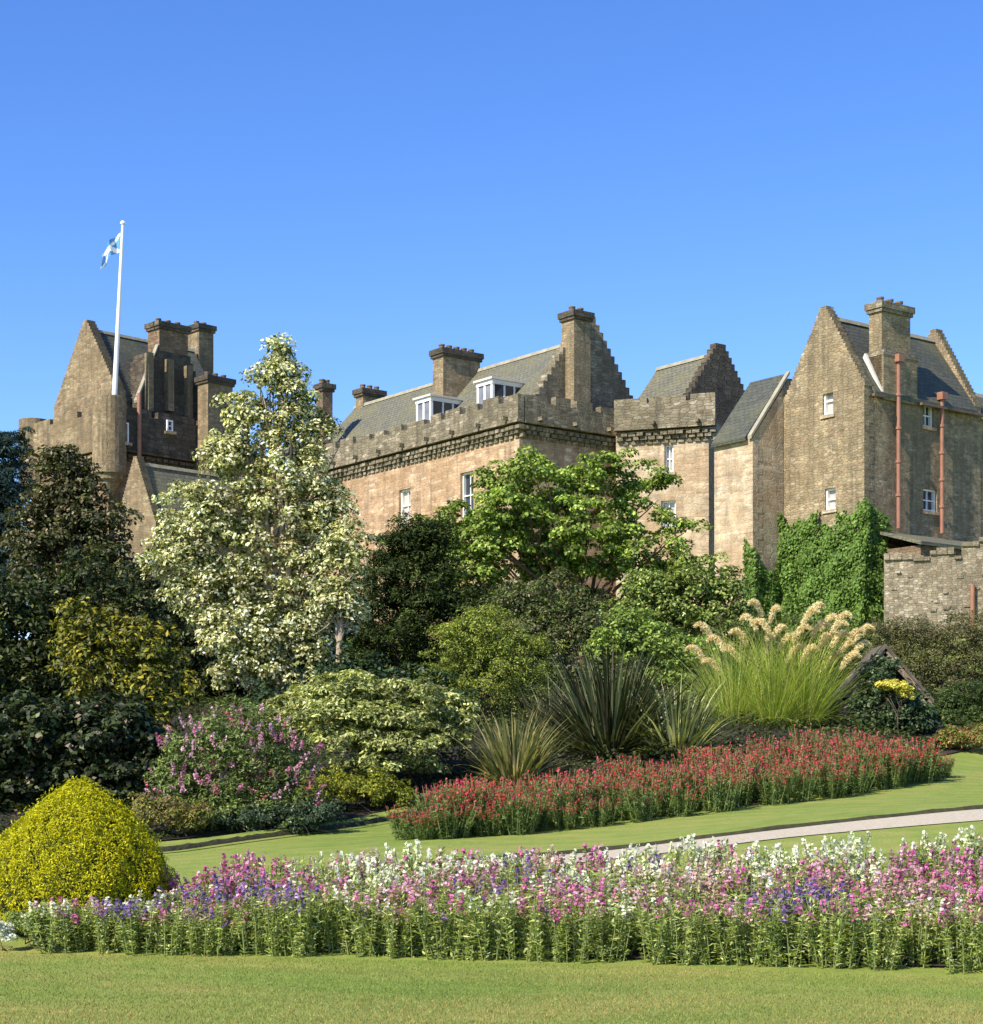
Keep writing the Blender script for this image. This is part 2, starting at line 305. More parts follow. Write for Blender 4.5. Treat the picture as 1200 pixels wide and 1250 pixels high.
def path_with_edge(front, width, rise, back_w, name, gmat=None):
    a = resample(front, 120); d = np.gradient(a, axis=0); nrm = unit(np.stack([-d[:, 1], d[:, 0]], 1)); nrm *= np.sign(nrm[:, 1:2])
    def strip(name, offs, zs, mat):
        rows = []
        for o_, z_ in zip(offs, zs):
            j = o_ if np.isscalar(o_) else o_
            p = a + nrm*j; rows.append(np.concatenate([p, (H(p[:, 0], p[:, 1]) + z_)[:, None]], 1))
        V = np.concatenate(rows); n = len(a); k = len(rows); ii = np.arange(n*k).reshape(k, n)
        Q = np.stack([ii[:-1, :-1], ii[:-1, 1:], ii[1:, 1:], ii[1:, :-1]], -1).reshape(-1, 4)
        return tag(link(name, np_mesh(name, V, Q), mat), kind='structure')
    strip(name, [0, width*0.33, width*0.66, width], [0.012]*4, gmat or M_gravel)
    wob = rng.normal(0, 0.006, len(a))
    strip(name + '_turf_edge', [width + 0.004, width + 0.03, width + 0.07], [0.0, rise*0.6 + wob*0.5, rise + wob], M_edge)
    strip(name + '_verge', [width + 0.07, width + 0.3, width + back_w*0.6, width + back_w], [rise + wob, rise + 0.015, rise*0.5, -0.02], M_lawn)
path_with_edge([(3000, 34.0), (2000, 30.0), (1500, 27.6), (1200, 26.0), (950, 25.4), (700, 25.0), (500, 23.8), (300, 22.2), (100, 20.6)][::-1], 1.25, 0.06, 2.2, 'gravel_path')
path_with_edge([(-300, 29.4), (0, 29.3), (210, 29.8), (480, 33.9), (540, 35.0)], 0.2, 0.09, 0.9, 'border_verge', M_lawn)

# ------------------------------------------------------------------ the castle
class Frame:
    def __init__(s, px, Y, ang):
        s.o = np.array([X_of(px, Y), Y]); c, d = math.cos(math.radians(ang)), math.sin(math.radians(ang))
        s.v = np.array([-c, d]); s.u = np.array([d, c])         # v runs left and away, u right and away
    def P(s, a, b, z): p = s.o + s.u*a + s.v*b; return (p[0], p[1], z)
    def A(s, px, b): t = (px-CX)/F_PX; q = s.o + s.v*b; return (t*q[1] - q[0])/(s.u[0] - t*s.u[1])
    def B(s, px, a): t = (px-CX)/F_PX; q = s.o + s.u*a; return (t*q[1] - q[0])/(s.v[0] - t*s.v[1])
    def Z(s, a, b, py): return Z_of(py, (s.o + s.u*a + s.v*b)[1])
    def loc(s, px, Y): d = np.array([X_of(px, Y), Y]) - s.o; return float(d @ s.u), float(d @ s.v)
FM = Frame(634, 95, 52.7); FT = Frame(133, 112, 45.0); FP = Frame(865, 96.3, 17.7)
castle = empty('castle', (0, 95, 7), 'weathered sandstone castle with crow-stepped gables, battlements and slate roofs', 'castle')

def holed(mb, p00, du, s0, s1, z0, z1, holes, inn, rev=0.28, mi=0):
    """vertical rectangle along direction du with recessed openings; inn = inward direction"""
    ss = sorted({s0, s1, *[h[0] for h in holes], *[h[1] for h in holes]}); zs = sorted({z0, z1, *[h[2] for h in holes], *[h[3] for h in holes]})
    def pt(s, z, r=0): return (p00[0]+du[0]*s+inn[0]*r, p00[1]+du[1]*s+inn[1]*r, z)
    for i in range(len(ss)-1):
        for j in range(len(zs)-1):
            cs, cz = (ss[i]+ss[i+1])/2, (zs[j]+zs[j+1])/2
            if any(h[0] < cs < h[1] and h[2] < cz < h[3] for h in holes): continue
            mb.face([pt(ss[i], zs[j]), pt(ss[i+1], zs[j]), pt(ss[i+1], zs[j+1]), pt(ss[i], zs[j+1])], mi)
    for h in holes:
        a, b, c, d = h
        mb.face([pt(a, c), pt(a, c, rev), pt(a, d, rev), pt(a, d)], mi); mb.face([pt(b, c, rev), pt(b, c), pt(b, d), pt(b, d, rev)], mi)
        mb.face([pt(a, d), pt(a, d, rev), pt(b, d, rev), pt(b, d)], mi); mb.face([pt(a, c, rev), pt(a, c), pt(b, c), pt(b, c, rev)], mi)
def block(mb, F, a0, a1, b0, b1, z0, z1, left=(), right=(), mi=0, top=True):
    """left: openings (b,b,z,z) in the face a=a0; right: openings (a,a,z,z) in the face b=b0"""
    o = F.o
    holed(mb, o + F.u*a0, -F.v, -b1, -b0, z0, z1, [(-h[1], -h[0], h[2], h[3]) for h in left], F.u, mi=mi)
    holed(mb, o + F.v*b0, F.u, a0, a1, z0, z1, list(right), F.v, mi=mi)
    mb.face([F.P(a1, b0, z0), F.P(a1, b1, z0), F.P(a1, b1, z1), F.P(a1, b0, z1)], mi)
    mb.face([F.P(a1, b1, z0), F.P(a0, b1, z0), F.P(a0, b1, z1), F.P(a1, b1, z1)], mi)
    if top: mb.face([F.P(a0, b0, z1), F.P(a1, b0, z1), F.P(a1, b1, z1), F.P(a0, b1, z1)], mi)
    mb.face([F.P(a0, b0, z0), F.P(a0, b1, z0), F.P(a1, b1, z0), F.P(a1, b0, z0)], mi)
def prism(mb, F, axis, c0, c1, outline, mi=0):
    """outline in (other axis, z), extruded along axis from c0 to c1"""
    def pt(c, q): return F.P(c, q[0], q[1]) if axis == 'a' else F.P(q[0], c, q[1])
    n = len(outline); f0 = [pt(c0, q) for q in outline]; f1 = [pt(c1, q) for q in outline]
    mb.face(f0, mi); mb.face(f1[::-1], mi)
    for i in range(n): j = (i+1) % n; mb.face([f0[i], f1[i], f1[j], f0[j]], mi)
def window(F, side, plane, s0, s1, z0, z1, pane=None, bars=(1, 2), rec=0.2):
    """sash window set back in its opening: frame, bars and pane"""
    def bx(mb, p0, p1, q0, q1, d0, d1):
        if side == 'left': block(mb, F, plane+d0, plane+d1, p0, p1, q0, q1)
        else: block(mb, F, p0, p1, plane+d0, plane+d1, q0, q1)
    fr = MB(); t = 0.085
    bx(fr, s0, s0+t, z0, z1, rec-0.1, rec+0.06); bx(fr, s1-t, s1, z0, z1, rec-0.1, rec+0.06)
    bx(fr, s0+t, s1-t, z0, z0+t, rec-0.1, rec+0.055); bx(fr, s0+t, s1-t, z1-t, z1, rec-0.1, rec+0.055)
    for k in range(bars[0]):
        c = s0 + (s1-s0)*(k+1)/(bars[0]+1); bx(fr, c-0.022, c+0.022, z0+t, z1-t, rec-0.03, rec+0.05)
    for k in range(bars[1]):
        c = z0 + (z1-z0)*(k+1)/(bars[1]+1); bx(fr, s0+t, s1-t, c-0.03, c+0.03, rec-0.045, rec+0.045)
    w_ = fr.build('window', M_white, castle)
    pn = MB(); bx(pn, s0+0.03, s1-0.03, z0+0.03, z1-0.03, rec+0.065, rec+0.08); p_ = pn.build('pane', pane or M_pane); under(p_, w_)
    sl_ = MB(); bx(sl_, s0-0.12, s1+0.12, z0-0.16, z0-0.003, -0.08, rec+0.1); under(sl_.build('sill', M_pale), w_)
    return w_
def stepped(c, hw, z_eave, z_apex, n, flat=0.45, base=None):
    """crow-stepped gable outline, counter-clockwise"""
    out = []; base = z_eave if base is None else base
    L_ = []; x = -hw; z = z_eave; dx = (hw - flat/2)/n; dz = (z_apex - z_eave)/n
    L_.append((x, z))
    for k in range(n): z += dz; L_.append((x, z)); x += dx; L_.append((x, z))
    R_ = [(-p, q) for p, q in L_[::-1]]
    pts = [(-hw, base)] + L_ if base < z_eave else L_
    pts = pts + R_ + ([(hw, base)] if base < z_eave else [])
    return [(c+p, q) for p, q in pts]
def roof2(name, F, axis, c0, c1, ridge, hw, z_r, z_e, mat, th=0.16, hw2=None, z_e2=None):
    mb = MB(); h2 = hw2 or hw; e2 = z_e if z_e2 is None else z_e2
    o = [(ridge-hw, z_e), (ridge, z_r), (ridge+h2, e2), (ridge+h2, e2-th), (ridge, z_r-th), (ridge-hw, z_e-th)]
    prism(mb, F, axis, c0, c1, o); r = mb.build(name, mat, castle)
    rb = MB(); prism(rb, F, axis, c0, c1, [(ridge-0.17, z_r-0.12), (ridge-0.1, z_r+0.07), (ridge+0.1, z_r+0.07), (ridge+0.17, z_r-0.12)]); under(rb.build('ridge_tile', M_ridge), r)
    return r
def tube_arr(pts, rad, n=8, colr=(0.1, 0.1, 0.1)):
    pts = np.array(pts, float); rad = np.array(rad, float); k = len(pts); d = unit(np.gradient(pts, axis=0))
    ref = np.where(np.abs(d[:, 2:3]) < 0.9, np.array([[0, 0, 1.]]), np.array([[1., 0, 0]])); s = unit(np.cross(d, ref)); t = np.cross(d, s)
    an = np.linspace(0, 2*np.pi, n, endpoint=False)
    V = pts[:, None] + rad[:, None, None]*(np.cos(an)[None, :, None]*s[:, None] + np.sin(an)[None, :, None]*t[:, None])
    ii = np.arange(k*n).reshape(k, n); jj = np.roll(ii, -1, 1)
    Q = np.stack([ii[:-1], jj[:-1], jj[1:], ii[1:]], -1).reshape(-1, 4)
    return V.reshape(-1, 3), Q, np.tile(np.array(colr, 'f'), (k*n, 1))
def tubes(name, lst, mat, parent=None, n=8):
    V, Q, C = joined([tube_arr(p, r, n) for p, r in lst]); me = np_mesh(name, V, Q); me.polygons.foreach_set('use_smooth', np.ones(len(Q), bool))
    o = link(name, me, mat); return under(o, parent) if parent else o
def lathe_mb(mb, c, prof, n=20):
    an = [2*math.pi*k/n for k in range(n)]
    for (r0, z0), (r1, z1) in zip(prof[:-1], prof[1:]):
        for k in range(n):
            A, B = an[k], an[(k+1) % n]
            mb.face([(c[0]+r0*math.cos(A), c[1]+r0*math.sin(A), z0), (c[0]+r0*math.cos(B), c[1]+r0*math.sin(B), z0),
                     (c[0]+r1*math.cos(B), c[1]+r1*math.sin(B), z1), (c[0]+r1*math.cos(A), c[1]+r1*math.sin(A), z1)])
def chimney(F, a0, a1, b0, b1, z0, z1, mat, pots=2, along='a', base=None, capm=None):
    mb = MB(); block(mb, F, a0, a1, b0, b1, z0, z1)
    if base: block(mb, F, a0-0.0, a1+base[0], b0-base[1], b1+base[1], z0-0.02, base[2])
    ch = mb.build('chimney', mat, castle)
    cp = MB(); e = 0.16
    block(cp, F, a0-e*0.6, a1+e*0.6, b0-e*0.6, b1+e*0.6, z1-0.34, z1-0.18); block(cp, F, a0-e, a1+e, b0-e, b1+e, z1-0.178, z1+0.12)
    under(cp.build('chimney_cap', capm or M_dark), ch)
    for k in range(pots):
        f = (k+0.5)/pots
        p = F.P(a0+(a1-a0)*f, (b0+b1)/2, 0) if along == 'a' else F.P((a0+a1)/2, b0+(b1-b0)*f, 0)
        pt = MB(); lathe_mb(pt, p, [(0.0, z1+0.122), (0.19, z1+0.122), (0.15, z1+0.33), (0.18, z1+0.34), (0.18, z1+0.42), (0.0, z1+0.41)], 12)
        under(pt.build('chimney_pot', M_clay, smooth=False), ch)
    return ch
def battlement(F, a_face, b_face, a_len, b_len, z_c, z_p, mat, over=0.42, th=0.4, mer=1.25, gap=0.5, low=0.38, rows=3, sp=0.42, sides='lr', ja=0.0):
    """corbelled parapet round two faces: corbel rows, string course, wall with merlons"""
    mb = MB(); r = random.Random(int(abs(z_c)*100))
    zb = z_c + 0.2*rows + 0.12
    def seg(fun, s0, s1):
        fun(s0, s1, -over, -over+th, zb+0.1, z_p-low); fun(s0, s1, -over-0.06, -over+th-0.003, zb-0.02, zb+0.098)
        s = s0
        while s < s1 - 0.2:
            m_ = mer*r.uniform(0.75, 1.25); e = min(s+m_, s1); fun(s, e, -over-0.004, -over+th+0.003, z_p-low, z_p + r.uniform(-0.1, 0.06)); s = e + gap*r.uniform(0.7, 1.2)
        for k in range(rows):
            off = -over*(k+0.75)/rows; s = s0 + (0.24 if k % 2 else 0)
            while s < s1 - 0.31:
                if r.random() > 0.12: fun(s, s+0.31*r.uniform(0.8, 1.2), off*r.uniform(0.7, 1.1), 0.02, z_c+0.2*k, z_c+0.2*k+0.17); s += sp
            fun(s0, s1, off+0.10, 0.021, z_c+0.2*k+0.172, z_c+0.2*k+0.199)
        s = s0 + 0.8
        while s < s1:      # spouts
            fun(s, s+0.16, -over-0.32, -over, zb+0.16, zb+0.34); s += 2.3
    if 'l' in sides: seg(lambda s, e, d0, d1, q0, q1: block(mb, F, a_face+d0, a_face+d1, s, e, q0, q1), b_face-over, b_face+b_len)
    if 'r' in sides: seg(lambda s, e, d0, d1, q0, q1: block(mb, F, s, e, b_face+d0, b_face+d1, q0, q1), a_face+0.05, a_face+a_len)
    return mb.build('battlement', mat, castle)

def quoins(F, a, b, z0, z1, mat):
    mb = MB(); z = z0; k = 0
    while z < z1 - 0.3:
        l1, l2 = ((0.62, 0.34) if k % 2 else (0.34, 0.62)); h = 0.31
        block(mb, F, a-0.012, a+l2, b-0.012, b+l1, z, min(z+h, z1)-0.012); z += h; k += 1
    return mb.build('quoin', mat, castle)
# --- main wing
bL = FM.B(392, 0); ME = FM.Z(0, 0, 534); MP = FM.Z(0, 0, 481)
quoins(FM, 0, 0, 4.0, ME, M_pale)
def W(px0, px1, py0, py1, a=0.0):
    b1, b0 = FM.B(px0, a), FM.B(px1, a); bm = (b0+b1)/2; return (b0, b1, FM.Z(a, bm, py1), FM.Z(a, bm, py0))
wl = [W(487, 501, 597, 636), W(562, 578, 576, 632), W(394.5, 405, 586, 612), W(425, 436, 742, 775), W(560, 576, 715, 752)]
mb = MB(); AM = 10.8
block(mb, FM, 0, AM, 0, bL, 4.0, MP-1.0, left=wl)
mb.build('wing_wall', M_warm, castle)
for i, h in enumerate(wl): window(FM, 'left', 0, *h, bars=(1, 1), rec=0.26, pane=M_pane if i != 1 else M_paned)
battlement(FM, 0, 0, 8.8, bL, ME, MP, M_grey)
aR = 5.2; zR = FM.Z(aR, 2.0, 418); zE = MP - 0.9
bE = FM.B(434, aR)
r_main = roof2('roof', FM, 'b', 1.5, bE, aR, 4.2, zR, zE, M_slate)
# crow-stepped gable over the right end, and its mate at the far end
gm = MB(); prism(gm, FM, 'b', 1.0, 1.55, stepped(aR+0.25, 4.4, zE-0.2, zR+1.25, 16, 0.4, base=MP-1.05)); gm.build('gable', M_grey, castle)
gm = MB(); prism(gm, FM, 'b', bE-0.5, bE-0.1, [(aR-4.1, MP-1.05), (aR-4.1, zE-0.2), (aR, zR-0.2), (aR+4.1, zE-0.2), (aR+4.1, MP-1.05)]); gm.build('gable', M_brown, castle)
a0, a1 = FM.A(697, 0.55), FM.A(717, 0.55)
chimney(FM, a0, a1, 0.3, 1.3, MP-1.4, FM.Z(a0, 0.3, 381), M_buff, 2)
bc = FM.B(541, 2.7); chimney(FM, 2.7, FM.A(586, bc), bc, bc+1.0, zE+0.5, FM.Z(2.7, bc, 427), M_buff, 5)
bc = FM.B(443, 5.0); chimney(FM, 5.0, FM.A(468, bc), bc, bc+0.8, zE+1.5, FM.Z(5.0, bc, 476), M_buff, 3)
# glazed dormers behind the parapet
def dormer(px0, pxc, px1, pyt, pyb, a=1.15):
    b0 = FM.B(pxc, a); b1 = FM.B(px0, a); a1_ = FM.A(px1, b0); a1_ = min(a1_, a+3.0)
    zt, zb = FM.Z(a, b0, pyt), FM.Z(a, b0, pyb) - 0.9
    mb = MB(); t = 0.15
    for (p, q) in ((a, b0), (a, b1-t), (a1_-t, b0), (a1_-t, b1-t), (a, (b0+b1)/2-t/2)): block(mb, FM, p, p+t, q, q+t, zb, zt)
    for z0_, z1_ in ((zt-0.2, zt+0.02), (zb+0.55, zb+0.75)):
        block(mb, FM, a-0.03, a+t+0.01, b0-0.03, b1+0.03, z0_, z1_); block(mb, FM, a+t+0.012, a1_, b0-0.028, b0+t, z0_, z1_); block(mb, FM, a+t+0.012, a1_, b1-t, b1+0.028, z0_, z1_)
    block(mb, FM, a-0.02, a+0.1, b0+t, b1-t, zb, zb+0.55)
    for q in (0.33, 0.66): c_ = a+t+(a1_-a-2*t)*q; block(mb, FM, c_-0.04, c_+0.04, b0-0.02, b0+0.12, zb+0.76, zt-0.21)
    d = mb.build('dormer', M_white, castle)
    pn = MB(); block(pn, FM, a+0.05, a+0.07, b0+t, b1-t, zb+0.7, zt-0.18); under(pn.build('pane', M_paneg), d); pn = MB(); block(pn, FM, a+t, a1_-0.05, b0+0.05, b0+0.07, zb, zt-0.1)
    under(pn.build('pane', M_paned), d)
    rf = MB(); m_ = (b0+b1)/2; block(rf, FM, a-0.14, a1_+0.25, b0-0.14, b1+0.14, zt+0.022, zt+0.13); under(rf.build('dormer_roof', M_lead), d)
dormer(508, 526, 568, 484, 510); dormer(582, 601, 643, 463, 492)

# --- far range behind the variegated tree, between the main wing and the old tower
mb = MB(); zl = FM.Z(1, bL+2, 545); block(mb, FM, 1.0, 9.5, bL+0.01, bE-0.05, 4.0, MP-1.05); block(mb, FM, 1.0, 9.5, bE-0.04, bE+9, 4.0, zl); mb.build('range_wall', M_warm, castle)
roof2('roof', FM, 'b', bE+0.02, bE+9, 5.2, 4.4, zl+1.9, zl-0.5, M_slate)
b4 = FM.B(394, 1.2); chimney(FM, 1.2, FM.A(406, b4), b4, FM.B(386, 1.2), zl-1, FM.Z(1.2, b4, 470), M_brown, 2)

# --- battlemented tower with the turned face
PW = FP.B(752, 0); pe = FP.Z(0, 0, 538); pp = FP.Z(0, 0, 482)
def WP(px0, px1, py0, py1):
    b1, b0 = FP.B(px0, 0), FP.B(px1, 0); bm = (b0+b1)/2; return (b0, b1, FP.Z(0, bm, py1), FP.Z(0, bm, py0))
wp = [WP(811, 822, 543, 576), WP(807, 825, 611, 646)]
mb = MB(); block(mb, FP, 0, 6.0, 0, PW, 4.0, pp-1.0, left=wp); mb.build('tower_wall', M_pale, castle)
for h in wp: window(FP, 'left', 0, *h, bars=(1, 1), rec=0.26)
battlement(FP, 0, 0, 4.0, PW, pe, pp, M_grey, mer=1.7, gap=0.3, low=0.3, sides='l')
# slated cap house behind its parapet
a_, b_ = FM.loc(880, 100.5); zcr = FM.Z(a_, b_, 430)
roof2('roof', FM, 'b', b_+0.4, b_+5.0, a_, 2.6, zcr, zcr-3.3, M_slate)
gm = MB(); prism(gm, FM, 'b', b_, b_+0.45, stepped(a_, 2.8, zcr-3.4, zcr+0.45, 12, 0.3, base=9.0)); gm.build('gable', M_dark, castle)  # gable faces away from the sun; its shade is put into the stone colour
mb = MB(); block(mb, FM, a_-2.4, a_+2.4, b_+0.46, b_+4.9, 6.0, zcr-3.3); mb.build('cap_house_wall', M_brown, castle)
# --- lean-to range
aL, bLr = FM.loc(919, 88.8); bl1 = FM.B(872, aL); zle = FM.Z(aL, bLr, 534); al1 = FM.A(958, bLr); zlt = FM.Z(al1, bLr, 461)
mb = MB()
holed(mb, FM.o + FM.u*aL, -FM.v, -bl1, -bLr, 4.0, zle-0.003, [], FM.u)
prism(mb, FM, 'b', bLr, bl1, [(aL+0.005, 4.0), (aL+0.005, zle), (al1+0.3, zlt), (al1+3.5, zlt), (al1+3.5, 4.0)][::-1])
mb.build('range_wall', M_pale, castle)
mb = MB(); prism(mb, FM, 'b', bLr+0.28, bl1, [(aL-0.22, zle-0.12), (al1+0.3, zlt+0.12), (al1+0.3, zlt+0.27), (aL-0.22, zle+0.04)]); mb.build('roof', M_slate2, castle)
mb = MB(); prism(mb, FM, 'b', bLr-0.05, bLr+0.2, [(aL-0.14, zle-0.06), (al1+0.3, zlt+0.2), (al1+0.3, zlt+0.36), (aL-0.14, zle+0.12)]); mb.build('skew_coping', M_ridge, castle)
# --- tall gabled house
aG, bG = FM.loc(1055, 86.0); bG1 = FM.B(957, aG); bAp = FM.B(999, aG); bAp = (bG + bG1)/2
zge = FM.Z(aG, bG, 470); zga = FM.Z(aG, bAp, 374); aG1 = FM.A(1147, bAp)
def WG(px0, px1, py0, py1):
    b1, b0 = FM.B(px0, aG), FM.B(px1, aG); bm = (b0+b1)/2; return (b0, b1, FM.Z(aG, bm, py1), FM.Z(aG, bm, py0))
def WR(px0, px1, py0, py1):
    p, q = FM.A(px0, bG), FM.A(px1, bG); m_ = (p+q)/2; return (p, q, FM.Z(m_, bG, py1), FM.Z(m_, bG, py0))
wg = [WG(1004.5, 1017, 472, 506), WG(1007, 1020, 596, 622)]; wr = [WR(1127, 1140, 493, 521), WR(1127, 1144, 597, 624)]
mb = MB(); block(mb, FM, aG, aG1, bG, bG1, 4.0, zge-0.003, left=wg, right=wr); mb.build('house_wall', M_buff, castle)
for h in wg: window(FM, 'left', aG, *h, bars=(0, 1), rec=0.2)
for h in wr: window(FM, 'right', bG, *h, bars=(1, 1), rec=0.22, pane=M_paned)
quoins(FM, aG, bG, 4.0, zge-0.1, M_buff); quoins(FP, 0, 0, 4.0, pe, M_pale); quoins(FM, aL, bLr, 4.0, zle-0.4, M_pale)
mb = MB(); block(mb, FM, aG1+0.002, aG1+7, bG+0.02, bG1-0.02, 4.0, zge-0.4); mb.build('house_wall', M_buff, castle)
roof2('roof', FM, 'a', aG1+0.02, aG1+7.2, (bG+bG1)/2, (bG1-bG)/2+0.2, zge+1.4, zge-0.5, M_slate2)
hwG = (bG1-bG)/2
gm = MB(); prism(gm, FM, 'a', aG-0.004, aG+0.5, stepped(bAp, hwG+0.03, zge, zga, 21, 0.16)); gm.build('gable', M_buff, castle)
gm = MB(); prism(gm, FM, 'a', aG1-0.5, aG1, stepped(bAp, hwG+0.03, zge, zga+0.1, 21, 0.16)); gm.build('gable', M_buff, castle)
roof2('roof', FM, 'a', aG+0.5, aG1-0.5, bAp, hwG+0.22, zga-0.45, zge-0.25, M_slate2)
c0, c1 = FM.A(1075, bG), FM.A(1110, bG); bw = FM.B(1061, c0) - bG
ch = chimney(FM, c0, c1, bG-0.06, bG+bw, zge-0.5, FM.Z(c0, bG, 371), M_buff, 3, base=(0.35, 0.12, FM.Z(c0, bG, 432)), capm=M_grey)
mb = MB(); prism(mb, FM, 'b', bG-0.2, bG+bw+0.14, [(c0-0.02, FM.Z(c0, bG, 433)), (c1+0.42, FM.Z(c0, bG, 433)), (c1+0.36, FM.Z(c0, bG, 427)), (c0-0.0, FM.Z(c0, bG, 427))]); under(mb.build('stone_band', M_grey), ch)
mb = MB(); prism(mb, FM, 'a', c0-0.16, c0-0.01, [(bG-0.2, zge-0.2), (bG-0.1, zge-0.2), (bG+bw+0.25, FM.Z(c0, bG+bw, 436)), (bG+bw+0.12, FM.Z(c0, bG+bw, 431))]); under(mb.build('flashing', M_lead), ch)
for g0, g1 in ((aG+0.3, c0-0.1), (c1+0.5, aG1)):
    mb = MB(); block(mb, FM, g0, g1, bG-0.36, bG-0.22, zge-0.5, zge-0.38); mb.build('gutter', M_clay, castle)
for px, py0, py1 in ((1097, 442, 646), (1150, 488, 652)):
    a_ = FM.A(px, bG-0.24); pts = [FM.P(a_, bG-0.24, z) for z in np.linspace(FM.Z(a_, bG, py1), FM.Z(a_, bG, py0), 6)]
    o = tubes('downpipe', [(pts, [0.1]*6)], M_rust, castle, 10)
    for q in pts[1:-1]:
        bk_ = MB(); lathe_mb(bk_, q, [(0.1, q[2]-0.07), (0.145, q[2]-0.06), (0.145, q[2]+0.06), (0.1, q[2]+0.07)], 10); under(bk_.build('pipe_collar', M_rust), o)
    hd = MB(); block(hd, FM, a_-0.2, a_+0.2, bG-0.44, bG-0.1, pts[-1][2]-0.05, pts[-1][2]+0.3); under(hd.build('pipe_hopper', M_rust), o)
# low wing at the foot of the house
mb = MB(); zlo = FM.Z(aG+2, bG-2.5, 668); block(mb, FM, aG+0.8, aG1+6, bG-2.6, bG-0.02, 3.5, zlo)
mb.build('low_wing_wall', M_brown, castle)
mb = MB(); prism(mb, FM, 'a', aG+0.6, aG1+6.2, [(bG-2.8, zlo-0.02), (bG-0.03, zlo+0.8), (bG-0.03, zlo+0.95), (bG-2.8, zlo+0.14)][::-1]); mb.build('roof', M_slate, castle)

# --- old tower at the left
tp = FT.Z(0, 0, 494); te = FT.Z(0, 0, 560); tb1 = FT.B(38, 0)
ta1 = FT.A(300, 0)
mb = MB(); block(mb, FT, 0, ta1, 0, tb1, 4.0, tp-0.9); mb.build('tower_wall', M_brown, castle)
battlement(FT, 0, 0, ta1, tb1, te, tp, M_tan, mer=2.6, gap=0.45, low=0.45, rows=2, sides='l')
battlement(FT, 0, 0, ta1, tb1, te, tp, M_dark, mer=2.6, gap=0.45, low=0.45, rows=2, sides='r')  # shaded side of the same parapet, shade painted with darker stone
mb = MB(); cc = FT.P(0.1, 0.1, 0); lathe_mb(mb, cc, [(0.15, te-2.2), (0.6, te-1.5), (0.62, te-1.3), (0.8, te-1.25), (0.84, te-0.95), (0.98, te-0.9), (1.0, te-0.5), (1.0, tp+0.4), (0.98, tp+0.45), (0.75, tp+0.45), (0.75, tp-0.2), (0, tp-0.2)], 24)
mb.build('turret', M_tan, castle)
mb = MB(); cc2 = FT.P(0.1, tb1-0.2, 0); lathe_mb(mb, cc2, [(0.3, te-1.2), (0.9, te-0.6), (0.95, te), (0.95, tp+0.25), (0.7, tp+0.25), (0.7, tp-0.2), (0, tp-0.2)], 20); mb.build('turret', M_tan, castle)
ag = 1.2; tg0, tg1 = FT.B(143, ag), FT.B(66, ag); tgm = FT.B(110, ag); hwT = min(tg1-tgm, tgm-tg0); hwT = (tg1-tg0)/2; tgm = (tg0+tg1)/2
tge = FT.Z(ag, tg0, 478); tga = FT.Z(ag, tgm, 391)
gm = MB(); prism(gm, FT, 'a', ag, ag+0.6, stepped(tgm, hwT, tge, tga, 22, 0.2, base=tp-0.95)); gm.build('gable', M_tan, castle)
for q0, q1, y0, y1 in ((127, 133, 489, 502), (93, 98, 491, 508)):
    pass
mb = MB(); block(mb, FT, ag+0.61, ta1-1.0, tg0+0.2, tg1-0.2, tp-0.95, tge-0.2); mb.build('cap_house_wall', M_brown, castle)
roof2('roof', FT, 'a', ag+0.6, ta1-0.8, tgm, hwT-0.1, tga-0.5, tge-0.35, M_slate2)
# chimney gablet on its shaded side
bq = tg0 - 0.25; q0, q1 = FT.A(191, bq), FT.A(226, bq); qm = (q0+q1)/2; qh = FT.A(240, bq) - qm
gm = MB(); prism(gm, FT, 'b', bq-0.3, bq+2.2, stepped(qm, qh+0.7, FT.Z(qm, bq, 500), FT.Z(qm, bq, 432), 8, q1-q0, base=tp-0.95)); gm.build('gable', M_dark, castle)  # dark stone paints shade over the gablet, sunlit flank included
mb = MB(); e0 = qm-qh-0.75; prism(mb, FT, 'b', bq-0.36, bq-0.02, [(e0, FT.Z(qm, bq, 500)), (q0-0.1, FT.Z(qm, bq, 428)), (q0-0.1, FT.Z(qm, bq, 424.5)), (e0-0.05, FT.Z(qm, bq, 497))][::-1]); mb.build('skew_coping', M_ridge, castle)
chimney(FT, q0, q1, bq-0.3+0.005, bq+0.9, tge-1.0, FT.Z(q0, bq-0.3, 394), M_brown, 3)
for p0, p1, y0, y1 in ((181, 187, 432, 503), (205, 212, 440, 503), (229, 235, 448, 530)):
    a0_, a1_ = FT.A(p0, bq-0.7), FT.A(p1, bq-0.7)
    mb = MB(); block(mb, FT, a0_, a1_, bq-0.75, bq-0.31, FT.Z(a0_, bq, y1), FT.Z(a0_, bq, y0)); mb.build('chimney_breast', M_tan, castle)
for p0, p1, y0, y1 in ((152, 158, 515, 540), (205, 212, 512, 526)):
    window(FT, 'right', -0.66, FT.A(p0, -0.6), FT.A(p1, -0.6), FT.Z(FT.A(p0, -0.6), -0.6, y1), FT.Z(FT.A(p0, -0.6), -0.6, y0), bars=(0, 1), rec=0.22, pane=M_paned)
b2 = tgm-0.2; q0, q1 = FT.A(243, b2), FT.A(256, b2)
chimney(FT, q0, q1+0.3, b2, b2+1.35, tge, FT.Z(q0, b2, 397), M_tan, 2)
b3 = -1.6; q0, q1 = FT.A(254, b3), FT.A(284, b3)
mb = MB(); block(mb, FT, q0-0.0, q0+9, b3+0.02, -0.01, 4.0, FT.Z(q0, b3, 545)); mb.build('range_wall', M_brown, castle)
chimney(FT, q0, q1, b3, b3+1.05, FT.Z(q0, b3, 640), FT.Z(q0, b3, 460), M_tan, 3)
